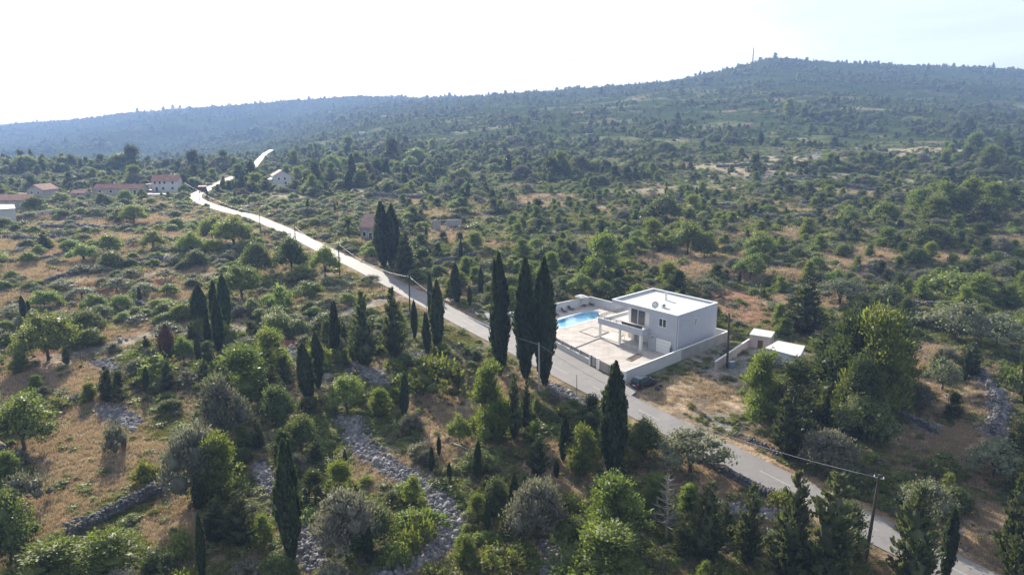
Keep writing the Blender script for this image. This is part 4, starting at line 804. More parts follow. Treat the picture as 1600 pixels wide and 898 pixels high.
# ------------------------------------------------------------------ foliage meshes
def unit(v): return v/np.maximum(np.linalg.norm(v, axis=1, keepdims=True), 1e-9)
def cards(C, Nn, size, asp=1.0, up=None, jitter=.8, rng=RNG):
    """diamond leaf sprays at C, roughly facing Nn"""
    n = len(C); nn = unit(Nn+rng.normal(0, jitter, (n, 3))); t = unit(np.cross(nn, rng.normal(0, 1, (n, 3))))
    if up is not None: t = unit(up+rng.normal(0, .18, (n, 3))); nn = unit(nn-t*np.sum(nn*t, 1, keepdims=True))
    b = np.cross(nn, t); s = (size*rng.uniform(.65, 1.35, n))[:, None]
    if up is not None: t, b = t*asp, b
    else: t = t*asp
    V = np.stack([C-t*s*.5, C+b*s*.42+t*s*.06, C+t*s*.5, C-b*s*.42+t*s*.02], 1).reshape(-1, 3); return V
_ico = {}
def ico(sub=2):
    if sub not in _ico:
        bm = bmesh.new(); bmesh.ops.create_icosphere(bm, subdivisions=sub, radius=1); bm.verts.ensure_lookup_table()
        _ico[sub] = (np.array([v.co[:] for v in bm.verts]), np.array([[v.index for v in f.verts] for f in bm.faces])); bm.free()
    return _ico[sub]
def lobe_leaves(lobes, per_area, size, clump=5, cr=.28, asp=1.1, jitter=.8, rng=RNG, low=-.45, inner=.25):
    C = []; Nn = []
    for cx, cy_, cz, rx, ry, rz in lobes:
        r = np.array([rx, ry, rz]); area = 4*math.pi*(rx*ry*rz)**(2/3); k = max(4, int(area*per_area/clump))
        d = unit(rng.normal(0, 1, (k*2, 3))); d = d[d[:, 2] > low][:k]; k = len(d)
        rad = np.where(rng.random(k) < inner, rng.uniform(.55, .9, k), np.where(rng.random(k) < .14, rng.uniform(1.1, 1.42, k), rng.uniform(.85, 1.12, k))); bump = .68+.64*fbm(d[:, 0]*2.2+cx*3, d[:, 1]*2.2+d[:, 2]*2.7+cy_*3, int(abs(cx*100)) % 97, 3)
        p = np.array([cx, cy_, cz])+d*r*(rad*bump)[:, None]
        q = np.repeat(p, clump, 0)+rng.normal(0, cr, (k*clump, 3)); C.append(q); Nn.append(np.repeat(unit(d/r)+np.array([0, 0, .35]), clump, 0))
    return np.concatenate(C), np.concatenate(Nn)
def cores(lobes, k=.6):
    iv, jf = ico(2); V = []; Fc = []; n = 0
    for cx, cy_, cz, rx, ry, rz in lobes:
        s = .8+.4*fbm(iv[:, 0]*2+cx, iv[:, 1]*2+iv[:, 2]*2+cy_, 7, 2); V.append(iv*np.array([rx, ry, rz])*k*s[:, None]+np.array([cx, cy_, cz])); Fc.append(jf+n); n += len(iv)
    return np.concatenate(V), np.concatenate(Fc)
def crown_mesh(name, leafV, coreV=None, coreF=None, mat=None):
    nq = len(leafV)//4; fl = np.arange(nq*4); V = leafV; cnt = np.full(nq, 4)
    if coreV is not None: fl = np.r_[fl, (coreF+len(leafV)).reshape(-1)]; V = np.r_[leafV, coreV]; cnt = np.r_[cnt, np.full(len(coreF), 3)]
    return mesh_np(name, V, fl, cnt, [mat])
FM = dict(
 cypress=foliage('cypress_foliage', (.054, .074, .038), .34, .35, .03), conifer=foliage('conifer_foliage', (.078, .092, .048), .36, .38, .03), pine=foliage('pine_needles', (.135, .168, .052), .5, .35, .03), pine_dark=foliage('dark_pine_needles', (.060, .078, .034), .38, .35, .03),
 olive=foliage('olive_leaves', (.18, .195, .125), .40, .35, .03, (1.1, 1.15, .75), .6, .15), broad=foliage('broad_leaves', (.155, .20, .06), .5, .35, .04), carob=foliage('dark_broad_leaves', (.105, .13, .05), .44, .35, .03, rough=.55, spec=.2),
 holm=foliage('grey_broad_leaves', (.15, .152, .118), .34, .4, .03, (1.1, 1.1, .8), .6, .15), shrub=foliage('shrub_leaves', (.125, .152, .048), .48, .38, .05), bright=foliage('bright_shrub_leaves', (.165, .21, .065), .48, .32, .04), grey=foliage('grey_shrub_leaves', (.17, .175, .13), .36, .35, .03, (1.1, 1.1, .8)),
 dead=foliage('dead_foliage', (.15, .085, .065), .25, .4, .02, (1.1, .9, .7)), straw=foliage('dry_grass_blades', (.40, .325, .24), .4, .35, .02, (1.1, 1, .7)), green=foliage('green_grass_blades', (.145, .155, .065), .4, .35, .04), palm=foliage('palm_fronds', (.055, .075, .03), .3, .3, .03, spec=.05, rough=.8), low=foliage('low_scrub_leaves', (.165, .185, .07), .48, .4, .07))
def trunk_mesh(name, H, r, lean=.05, limbs=(), mat=None, rng=RNG, dz=-.4):
    mb = MB(); p = [Vector((0, 0, dz))]
    for i in range(1, 5): p.append(Vector((rng.normal(0, lean)*H*i/4*.6, rng.normal(0, lean)*H*i/4*.6, H*i/4)))
    mb.tube(p, [r*1.25, r, r*.85, r*.7, r*.5], 8)
    for l in limbs:
        b = p[min(4, max(1, int(l[3]*4)))]; e = Vector(l[:3]); m = b.lerp(e, .5)+Vector((0, 0, .15)); mb.tube([b, m, e], [r*.55, r*.4, r*.18], 6)
    me = bpy.data.meshes.new(name); me.from_pydata(mb.v, [], mb.f); me.materials.append(mat or M['bark']); me.polygons.foreach_set('use_smooth', np.ones(len(me.polygons), bool)); return me
PROTO = {}          # kind -> list of (crown mesh, trunk mesh or None, nominal width, nominal height)
def add(kind, crown, trunk, W, H): PROTO.setdefault(kind, []).append((crown, trunk, W, H))
def mk_cypress(kind, n, H, R, dens, mat, ragged=.08, open_=0):
    for i in range(n):
        k = int(dens); t = RNG.random(k)**.9; prof = np.minimum(1, (t/.42+.02)**.55)*(1-t**4.0)
        a = RNG.uniform(0, 2*math.pi, k); flute = 1+.12*np.sin(a*3+i)+.10*np.sin(a*5+t*9)+(fbm(a*1.2, t*7, 5+i, 3)-.5)*.75
        rr = R*prof*flute*RNG.uniform(.72, 1.04, k)*(1+RNG.normal(0, ragged, k)); z = .25+t*(H-.35)
        C = np.stack([rr*np.cos(a), rr*np.sin(a), z], 1); Nn = np.stack([np.cos(a), np.sin(a), np.full(k, .25)], 1); up = np.stack([np.cos(a)*.22, np.sin(a)*.22, np.ones(k)], 1)
        for ld in range(1+i % 3):          # side leaders break the outline
            m_ = 650; t2 = RNG.random(m_); ra = RNG.uniform(0, 6.28); ro_ = R*RNG.uniform(.35, .55); hb, ht = H*RNG.uniform(.2, .4), H*RNG.uniform(.72, .99); a2 = RNG.uniform(0, 6.28, m_); r2 = R*.50*np.minimum(1, (t2/.3+.05)**.5)*(1-t2**2.5)*RNG.uniform(.5, 1.1, m_)
            C = np.r_[C, np.stack([math.cos(ra)*ro_+r2*np.cos(a2), math.sin(ra)*ro_+r2*np.sin(a2), hb+t2*(ht-hb)], 1)]; Nn = np.r_[Nn, np.stack([np.cos(a2), np.sin(a2), np.full(m_, .25)], 1)]; up = np.r_[up, np.stack([np.cos(a2)*.3, np.sin(a2)*.3, np.ones(m_)], 1)]
        V = cards(C, Nn, .30, 2.0, up, .55)
        q = np.linspace(0, 1, 18); pr = R*np.minimum(1, (q/.42+.02)**.55)*(1-q**4.0)*.84; th = np.linspace(0, 2*math.pi, 10, endpoint=False)
        cv = np.array([[p*math.cos(t_), p*math.sin(t_), .25+z_*(H-.6)] for p, z_ in zip(pr, q) for t_ in th]); cf = np.array([[r_*10+k_, r_*10+(k_+1) % 10, (r_+1)*10+(k_+1) % 10] for r_ in range(17) for k_ in range(10)]+[[r_*10+k_, (r_+1)*10+(k_+1) % 10, (r_+1)*10+k_] for r_ in range(17) for k_ in range(10)])
        add(kind, crown_mesh(kind+'_crown', V, cv, cf, FM[mat]), trunk_mesh(kind+'_trunk', H*.3, R*.16, .005), 2.25*R, H)
def mk_conifer(kind, n, H, R, mat):
    for i in range(n):
        C = []; Nn = []; lv = 26
        for j in range(lv):
            t = j/lv; z = .03*H+t*.95*H; rl = R*min(1, .55+t*3)*(1-t)**.62*RNG.uniform(.85, 1.2)
            for m in range(max(3, int(9*(1-t)+2))):
                a = RNG.uniform(0, 2*math.pi); L_ = rl*RNG.uniform(.6, 1.2); k = int(10+L_*13); s = RNG.uniform(.25, 1, k)**.8
                p = np.stack([np.cos(a)*L_*s, np.sin(a)*L_*s, z+L_*.55*s**1.5+0*s], 1)+RNG.normal(0, .13, (k, 3))*np.array([1, 1, .8]); C.append(p); Nn.append(np.tile([math.cos(a), math.sin(a), .6], (k, 1)))
        C = np.concatenate(C); Nn = np.concatenate(Nn); up = unit(Nn*np.array([.6, .6, 1.])); V = cards(C, Nn, .26, 1.7, up, .6)
        cv, cf = cores([(0, 0, H*.22, R*.62, R*.62, H*.18), (0, 0, H*.46, R*.46, R*.46, H*.2), (0, 0, H*.68, R*.28, R*.28, H*.18)], .8)
        add(kind, crown_mesh(kind+'_crown', V, cv, cf, FM[mat]), trunk_mesh(kind+'_trunk', H*.75, R*.07, .006), 1.85*R, H)
def mk_lobed(kind, n, W, H, nl, mat, base=.3, flatn=.8, dens=16, size=.24, trunk=True, lobe=(.22, .34), bark='bark', cone=False, cr=.22, inner=.25, gap=1.):
    for i in range(n):
        lobes = []
        for j in range(nl):
            a = 2.4*j+RNG.uniform(-.5, .5); q = math.sqrt((j+.35)/nl)*gap; t = RNG.uniform(0, 1)
            r = W*RNG.uniform(*lobe)
            hz = base*H+(H*(1-base))*(.25+.62*(1-q**2)*RNG.uniform(.55, 1.0)) if not cone else H*(base+(.9-base)*(j/nl))
            q2 = q if not cone else (1-j/nl)**.7*RNG.uniform(.35, 1.1)
            rad = max(.05, W/2-r*.8)*q2*1.15; lobes.append((rad*math.cos(a), rad*math.sin(a), min(hz, H-r*flatn*.9), r, r*RNG.uniform(.85, 1.15), r*flatn*RNG.uniform(.8, 1.15)))
        C, Nn = lobe_leaves(lobes, dens, size, cr=cr, inner=inner); m = C[:, 2] > .05; spk = kind in ('pine', 'darkpine', 'shrub', 'grey', 'holm'); V = cards(C[m], Nn[m], size*(.85 if spk else 1), 1.9 if spk else 1.25, unit(Nn[m]+np.array([0, 0, .5])+RNG.normal(0, .35, (m.sum(), 3))) if spk else None, .7); cv, cf = cores(lobes, .60)
        tm = trunk_mesh(kind+'_trunk', H*(base+.15), W*.028, .05, [(l[0]*.8, l[1]*.8, l[2], .6+.4*RNG.random()) for l in lobes[:7]], M[bark]) if trunk else None
        add(kind, crown_mesh(kind+'_crown', V, cv, cf, FM[mat]), tm, W*(.80 if cone else 1), H)
mk_cypress('cypress', 4, 12, 1.05, 5600, 'cypress', .12); mk_cypress('deadcypress', 1, 7, 1.0, 2200, 'dead', .14)
mk_conifer('conifer', 4, 10, 2.5, 'conifer')
mk_lobed('pine', 4, 6.5, 8.5, 22, 'pine', .08, .85, 24, .205, lobe=(.08, .22), cone=True); mk_lobed('darkpine', 3, 6.5, 8.5, 22, 'pine_dark', .05, .85, 24, .205, lobe=(.08, .22), cone=True)
mk_lobed('olive', 4, 6, 4.2, 15, 'olive', .2, .62, 16, .21, lobe=(.10, .22), gap=1.05)
mk_lobed('broad', 4, 7, 6, 17, 'broad', .14, .75, 20, .23, lobe=(.10, .23)); mk_lobed('carob', 4, 6.5, 5.5, 19, 'carob', .03, .8, 22, .22, lobe=(.10, .24)); mk_lobed('holm', 4, 6.5, 6, 19, 'holm', .05, .8, 22, .21, lobe=(.09, .22))
for kd in ('shrub', 'bright', 'grey'): mk_lobed(kd, 5, 3.4, 2.2, 12, kd, .04, .75, 22, .18, False, lobe=(.09, .27), cr=.2, gap=1.15)
mk_lobed('low', 4, 2.2, .8, 7, 'low', .02, .5, 20, .17, False, lobe=(.18, .3), cr=.14)

KN = dict(cypress=('cypress_tree', 'cypress', 'columnar dark cypress'), deadcypress=('cypress_tree', 'cypress', 'dead brown cypress'), conifer=('conifer_tree', 'conifer', 'ragged dark conifer'), pine=('pine_tree', 'pine', 'light green pine'), darkpine=('pine_tree', 'pine', 'dark green pine'),
 olive=('olive_tree', 'olive tree', 'silvery olive tree'), broad=('broadleaf_tree', 'tree', 'bright broadleaf tree'), carob=('broadleaf_tree', 'tree', 'dark leafy tree'), holm=('broadleaf_tree', 'tree', 'grey-leaved tree'), shrub=('shrub', 'shrub', 'dark green shrub'), bright=('shrub', 'shrub', 'bright green shrub'), grey=('shrub', 'shrub', 'grey-green shrub'), low=('shrub', 'shrub', 'low spreading shrub'))
PLANTS = []
def plant(kind, P, W, H, label=None, rz=None, var=None):
    pr = PROTO[kind]; cm, tm, w0, h0 = pr[RNG.integers(len(pr)) if var is None else var]; nm, cat, _ = KN[kind]; rz = RNG.uniform(0, 6.28) if rz is None else rz
    sx = W/w0; sz = H/h0
    if tm is None:
        o = link(nm, cm); o.location = P; tl = .045 if kind == 'cypress' and not label else .02; o.rotation_euler = (RNG.normal(0, tl), RNG.normal(0, tl), rz)
    else:
        o = bpy.data.objects.new(nm, None); COL.objects.link(o); o.location = P; tl = .045 if kind == 'cypress' and not label else .02; o.rotation_euler = (RNG.normal(0, tl), RNG.normal(0, tl), rz)
        c = link('crown', cm, o); t = link('trunk', tm, o)
        if kind == 'cypress' and H > 13: t.scale = (1.5, 1.5, 1.2)
    kx = RNG.uniform(.93, 1.07) if label or kind in ('cypress', 'conifer') else RNG.uniform(.75, 1.3); o.scale = (sx*kx, sx/kx, sz); o['category'] = cat; o['kind'] = 'thing'
    PLANTS.append([o, kind, np.array(P), W, H, label]); return o
# plants read off the photograph one by one: kind, column, row of the foot, row of the top, width in pixels, description
HERO = [
('cypress', 599, 417, 318, 27, 'tall twin cypress in front of the old pink-roofed house'), ('cypress', 613, 418, 322, 25, 'right-hand companion touching the tall twin cypress'), ('conifer', 634, 432, 366, 36, 'bushy dark cypress at the foot of the tall twin cypress'),
('cypress', 781, 588, 401, 30, 'tall single cypress on the roadside left of the twin pair'), ('cypress', 821, 592, 409, 36, 'huge columnar cypress, left of the touching roadside pair'), ('cypress', 851, 602, 407, 37, 'huge columnar cypress, right of the touching roadside pair'),
('cypress', 684, 548, 440, 22, 'slender cypress against the road, before its thinner twin'), ('cypress', 675, 512, 427, 11, 'thin cypress just behind the slender roadside cypress'), ('cypress', 668, 555, 490, 14, 'short cypress at the left foot of the slender roadside cypress'), ('cypress', 648, 530, 470, 10, 'very thin cypress beside the shaded roadside pole'),
('cypress', 524, 561, 473, 18, 'slim cypress standing left of the ragged conifer pair'), ('conifer', 616, 562, 448, 42, 'dense dark conifer, right one of the ragged pair by the road'), ('conifer', 571, 572, 455, 46, 'ragged dark conifer, left one of the pair by the road'),
('cypress', 482, 628, 538, 26, 'broader cypress, front one of a pair above the gravel path'), ('cypress', 497, 606, 522, 21, 'slimmer cypress, rear one of a pair above the gravel path'), ('cypress', 354, 518, 430, 22, 'tallest cypress of the small stand behind the dirt track'), ('cypress', 343, 552, 462, 18, 'narrow cypress leaning forward at the dirt track edge'), ('cypress', 313, 516, 447, 26, 'wide dark cypress, left end of the stand by the dirt track'), ('cypress', 335, 508, 440, 13, 'thin cypress in the middle of the stand by the dirt track'),
('deadcypress', 262, 566, 508, 24, 'dead brown cypress standing on a green mound'), ('cypress', 958, 750, 570, 46, 'stout tall cypress overlapping the road below the gate'), ('cypress', 456, 876, 690, 42, 'tall shaggy cypress beside the fallen log'), ('cypress', 317, 905, 805, 15, 'thin pointed cypress at the lower picture edge'),
('cypress', 715, 474, 412, 17, 'squat cypress beyond the road behind the cable'), ('cypress', 720, 410, 375, 7, 'tiny thin cypress near the pale stone wall'), ('cypress', 939, 370, 346, 8, 'lone small cypress on the rocky slope'), ('cypress', 752, 448, 425, 8, 'small pointed cypress behind the tall single cypress'),
('cypress', 674, 736, 698, 11, 'small sapling cypress right of the rubble band'), ('cypress', 686, 712, 680, 8, 'thin sapling cypress above the rubble band'), ('cypress', 702, 756, 722, 8, 'tiny sapling cypress on the rubble edge'), ('cypress', 541, 744, 702, 8, 'thin young cypress left of the rubble band'), ('cypress', 762, 830, 784, 9, 'thin young cypress in front of the rounded shrubs'), ('cypress', 577, 886, 824, 16, 'young cypress among the lower dark shrubs'), ('conifer', 496, 722, 684, 22, 'short conical conifer above the rubble strip'),
('cypress', 879, 720, 644, 16, 'slim young cypress left of the stout roadside one'), ('cypress', 870, 746, 720, 10, 'tiny young cypress beneath the slim one'), ('conifer', 841, 742, 676, 34, 'broad conical conifer with bright edges below the concrete pole'), ('conifer', 804, 684, 582, 26, 'dark conifer at the foot of the huge cypress pair'), ('conifer', 821, 676, 594, 20, 'narrow dark conifer left of the concrete pole foot'),
('cypress', 1475, 905, 796, 25, 'dark pointed cypress against the road near the lower right'), ('conifer', 1588, 930, 780, 50, 'bright-edged conifer at the right picture edge'), ('conifer', 1577, 890, 742, 44, 'tall conifer behind the right-edge one'), ('conifer', 1424, 925, 758, 76, 'ragged conifer left of the dark pointed cypress'), ('conifer', 1228, 915, 730, 66, 'tall ragged conifer, left of the pair before the road'), ('conifer', 1292, 930, 738, 92, 'broadest ragged conifer in front of the road'), ('conifer', 1165, 878, 752, 44, 'slim dark conifer left of the ragged roadside pair'), ('conifer', 1100, 872, 752, 66, 'dense dark conifer below the verge wall'),
('conifer', 1256, 522, 432, 60, 'large dark fir behind the white-roofed sheds'), ('conifer', 1279, 606, 520, 40, 'dark conifer between the large shed and pine clump'), ('darkpine', 1340, 600, 500, 90, 'middle pine deep in the clump by the sheds'), ('darkpine', 1385, 640, 490, 80, 'rear right pine in the clump by the sheds'), ('darkpine', 1398, 612, 520, 60, 'darkest pine on the right side of the clump'), ('conifer', 1229, 716, 606, 56, 'dense dark conifer on the verge right of the car'),
('darkpine', 1318, 640, 488, 96, 'broad pine, left of the clump by the sheds'), ('pine', 1362, 655, 478, 96, 'tallest pine in the clump by the sheds'), ('darkpine', 1338, 668, 555, 76, 'low front pine of the clump by the sheds'), ('darkpine', 1240, 664, 560, 76, 'bushy pine in front of the larger white-roofed shed'), ('pine', 1186, 656, 545, 62, 'pine beside the stony plot right of the car'),
('pine', 1438, 338, 292, 44, 'pine at the left end of the hillside grove'), ('pine', 1474, 336, 282, 48, 'second pine from the left in the hillside grove'), ('pine', 1512, 338, 276, 50, 'tallest pine of the hillside grove'), ('pine', 1548, 334, 284, 46, 'fourth pine from the left in the hillside grove'), ('pine', 1460, 350, 306, 48, 'front pine of the hillside grove'), ('darkpine', 1578, 330, 288, 42, 'dark pine at the right end of the hillside grove'), ('darkpine', 1530, 352, 314, 44, 'dark low pine before the hillside grove'),
('pine', 943, 434, 364, 62, 'large soft pine on the slope left above the villa roof'), ('broad', 1074, 398, 345, 50, 'light green tree with visible stem on the dry slope'), ('carob', 1100, 402, 362, 40, 'dark tree touching the light green one on the dry slope'), ('broad', 1186, 402, 362, 46, 'round bright tree on the slope above the sheds'), ('broad', 1172, 436, 398, 50, 'pale bushy tree on the slope just above the sheds'), ('carob', 1036, 345, 306, 60, 'big dark rounded tree on the mid slope'), ('broad', 1382, 352, 316, 46, 'round bright tree below the hillside grove'), ('broad', 1326, 352, 322, 38, 'paler tree left of the round bright one'), ('carob', 1452, 388, 350, 66, 'wide dark tree below the hillside grove'),
('pine', 770, 684, 563, 60, 'pale pine in front of the tall single roadside cypress'), ('pine', 910, 742, 664, 48, 'small bright pine left of the stout roadside cypress'), ('carob', 1005, 712, 650, 52, 'dark bushy tree on the verge right of the stout cypress'), ('olive', 1078, 738, 670, 112, 'wide silvery olive leaning over the road edge'), ('pine', 960, 850, 744, 100, 'broad dull pine on the lower slope before the stout cypress'), ('pine', 940, 915, 818, 130, 'massive low pine at the lower picture edge'), ('holm', 838, 842, 742, 90, 'dull grey-green tree left of the broad dull pine'), ('carob', 775, 802, 745, 46, 'rounded glossy tree above the lower dark shrubs'),
('shrub', 655, 858, 802, 54, 'round leafy shrub at the bend of the rubble band'), ('bright', 618, 884, 842, 44, 'smaller round shrub below the rubble bend'), ('holm', 540, 870, 762, 100, 'dull tree mass left of the rubble bend'), ('carob', 575, 850, 780, 80, 'dark tree inside the rubble bend'), ('pine', 345, 782, 678, 66, 'pale pine behind the grey-leaved tree on the meadow edge'), ('holm', 305, 775, 658, 96, 'big grey-leaved tree at the end of the stone wall'), ('conifer', 312, 795, 745, 24, 'small conifer at the foot of the grey-leaved tree'), ('holm', 352, 690, 590, 84, 'ashen tree above the big grey-leaved tree'), ('carob', 432, 662, 600, 58, 'round dark tree above the rubble strip'), ('broad', 542, 640, 586, 60, 'pale leafy tree on the gravel path'), ('pine', 425, 576, 514, 56, 'small pine left of the red earth mound'), ('pine', 378, 622, 542, 84, 'pale pine below the red earth mound'),
('broad', 38, 704, 622, 106, 'spreading green tree with bare stem at the meadow'), ('carob', 456, 424, 370, 54, 'dense near-black tree beside the road'), ('carob', 402, 426, 378, 46, 'dark rounded tree left of the near-black one'), ('broad', 378, 464, 414, 60, 'leafy green tree behind the cypress stand'), ('broad', 508, 432, 384, 44, 'light roadside tree before a pole'), ('broad', 76, 562, 488, 84, 'big round green tree on the left slope'), ('carob', 138, 528, 484, 56, 'dark tree next to the big round green one'), ('bright', 434, 484, 446, 46, 'ball-shaped light green shrub in the clearing'),
('shrub', 230, 756, 720, 40, 'lone ball-shaped shrub on the dry meadow'), ('grey', 38, 792, 742, 70, 'grey rounded shrub at the meadow edge'), ('carob', 18, 880, 770, 90, 'large leafy tree at the lower left corner'), ('grey', 182, 706, 664, 32, 'pointed grey-green shrub by the stone heap'), ('shrub', 682, 614, 560, 92, 'wide dark shrub below the roadside bank'), ('pine', 90, 905, 845, 120, 'low wide pine at the lower left edge'), ('pine', 170, 900, 832, 110, 'low wide pine below the stone wall'), ('bright', 283, 872, 824, 36, 'upright bright shrub right below the stone wall'), ('bright', 250, 590, 552, 60, 'bright bushy mound under the dead brown cypress'), ('broad', 288, 566, 526, 34, 'small bright tree right of the dead brown cypress'), ('conifer', 405, 700, 652, 26, 'small conifer in the shade of the ashen tree'), ('carob', 470, 700, 640, 50, 'dark tree behind the short conical conifer'), ('broad', 718, 692, 648, 36, 'small leafy tree in the dry clearing'),
('olive', 1312, 474, 434, 88, 'wide silvery olive on red ground above the fir'), ('olive', 1490, 530, 472, 96, 'large silvery olive behind the pine clump'), ('olive', 1556, 542, 490, 84, 'silvery olive touching the large one at right'), ('olive', 1552, 746, 686, 84, 'silvery olive by the stone wall near the right edge'), ('olive', 1445, 816, 752, 84, 'pale olive beyond the road behind the conifers'), ('olive', 1472, 610, 560, 50, 'small silvery olive in the dry field'), ('bright', 1490, 456, 424, 80, 'bright green thicket on the right slope'), ('pine', 1530, 470, 428, 56, 'soft pine beside the bright green thicket'), ('holm', 1296, 740, 668, 84, 'grey-leaved tree on the verge below the pine clump'), ('carob', 1350, 690, 610, 90, 'dark tree under the pine clump'),
('broad', 210, 350, 320, 40, 'roundest green tree below the long low house'), ('broad', 365, 386, 338, 60, 'tall leafy tree by the roadside field'), ('broad', 332, 378, 338, 40, 'leafy tree left of the tall roadside one'), ('carob', 55, 330, 303, 32, 'dark tree before the narrow gabled house'), ('broad', 300, 400, 362, 44, 'round tree on the field edge above the stand'), ('broad', 240, 392, 360, 40, 'round tree amid the pale fields'), ('broad', 170, 398, 366, 44, 'spreading tree amid the pale fields'), ('broad', 197, 320, 297, 26, 'round tree hiding part of the long low house'), ('carob', 160, 320, 301, 24, 'dark tree before the left end of the long low house'), ('broad', 222, 311, 294, 16, 'small tree between the long low house and yard'), ('carob', 288, 306, 288, 20, 'dark tree right of the two-storey red-roofed house'), ('broad', 95, 318, 300, 26, 'pale green tree right of the narrow gabled house'), ('carob', 415, 296, 276, 20, 'dark tree left of the white gabled house'), ('carob', 462, 298, 280, 22, 'dark tree right of the white gabled house'), ('conifer', 70, 392, 362, 26, 'dark conical tree on the pale left field'), ('cypress', 551, 288, 242, 13, 'pointed cypress in the distant wood'), ('cypress', 545, 300, 268, 13, 'lower pointed cypress in the distant wood'), ('cypress', 604, 282, 250, 12, 'slim cypress at the right of the distant wood'), ('cypress', 502, 276, 256, 9, 'small cypress right of the white gabled house'), ('conifer', 575, 285, 248, 20, 'dark pointed tree in the distant wood'), ('cypress', 1189, 228, 206, 9, 'distant small cypress on the upper slope'), ('olive', 205, 440, 420, 42, 'olive at the rear of the red ploughed plot'), ('olive', 182, 455, 434, 44, 'olive in the middle of the red ploughed plot'), ('olive', 226, 462, 440, 40, 'olive at the right of the red ploughed plot'), ('olive', 102, 452, 436, 44, 'olive at the left of the red ploughed plot'), ('olive', 128, 464, 448, 44, 'front olive of the red ploughed plot'),
]
for kind, u, vb_, vt, wpx, lb in HERO:
    P = at(u, vb_); s_ = px_per_m(P); H = max(.8, top_height(P, u, vt)); plant(kind, (P[0], P[1], P[2]-.05), wpx/s_, H*1.03, lb)
# palm
P = at(545, 374); s_ = px_per_m(P); pt_ = thing('palm_tree', 'date palm beside the old pink-roofed house', 'palm', tuple(P)); h_ = 26/s_; mb = MB(); mb.tube([(0, 0, -.3), (.1, 0, h_*.5), (.05, 0, h_)], [.38, .30, .33], 10); mb.build('trunk', M['bark'], pt_)
for i in range(30):
    a = 2.4*i; el = 1.25-1.7*i/30; L_ = 4.2; mb = MB(); pts = []
    for j in range(9): t = j/8; pts.append(Vector((math.cos(a)*L_*t*math.cos(el), math.sin(a)*L_*t*math.cos(el), h_+L_*t*math.sin(el)-1.6*t*t)))
    sd_ = Vector((-math.sin(a), math.cos(a), 0))
    for j in range(1, 9):
        for s2 in (-1, 1):
            w_ = .75*math.sin(math.pi*(j/9)**.7)+.1; q = pts[j]+sd_*s2*w_+Vector((0, 0, -.25*w_))+(pts[j]-pts[j-1])*.6; mb.poly([pts[j-1], pts[j], q])
    mb.build('frond', FM['palm'], pt_, fix=False)
# bare dry tree and logs
P = at(1040, 846); s_ = px_per_m(P); h_ = top_height(P, 1036, 742); dt = thing('bare_tree', 'leafless grey tree among the shaded lower trees', 'tree', tuple(P)); mb = MB(); mb.tube([(0, 0, -.3), (.1, .1, h_*.4), (-.1, 0, h_*.75), (0, .1, h_)], [.16, .12, .08, .02], 8); mb.build('trunk', M['bark_pale'], dt)
for i in range(46):
    t = .22+.75*i/46; a = 2.4*i; L_ = (1.9*(1-t)+.5)*RNG.uniform(.7, 1.2); z = h_*t; mb = MB(); p0, p1 = Vector((0, 0, z)), Vector((math.cos(a)*L_, math.sin(a)*L_, z+L_*.35)); mb.tube([p0, p0.lerp(p1, .5)+Vector((0, 0, -.05)), p1], [.035, .025, .008], 5)
    for k in range(4): q = p0.lerp(p1, .35+.15*k); b = a+RNG.uniform(-1, 1); mb.tube([q, q+Vector((math.cos(b)*.5, math.sin(b)*.5, .25))], [.016, .005], 4)
    mb.build('branch', M['bark_pale'], dt)
for u0, v0, u1, v1, lb in ((408, 840, 441, 808, 'pale fallen log lying beside the shaggy cypress'), (708, 695, 741, 708, 'pale bleached log in the dry clearing by saplings')):
    A, B = at(u0, v0), at(u1, v1); c = (A+B)/2; mb = MB(); mb.tube([tuple(A-c+[0, 0, .2]), (0, 0, .22), tuple(B-c+[0, 0, .16])], [.15, .13, .08], 8); o = mb.build('fallen_log', M['bark_pale'], loc=tuple(c), smooth=True); tag(o, lb, 'log')

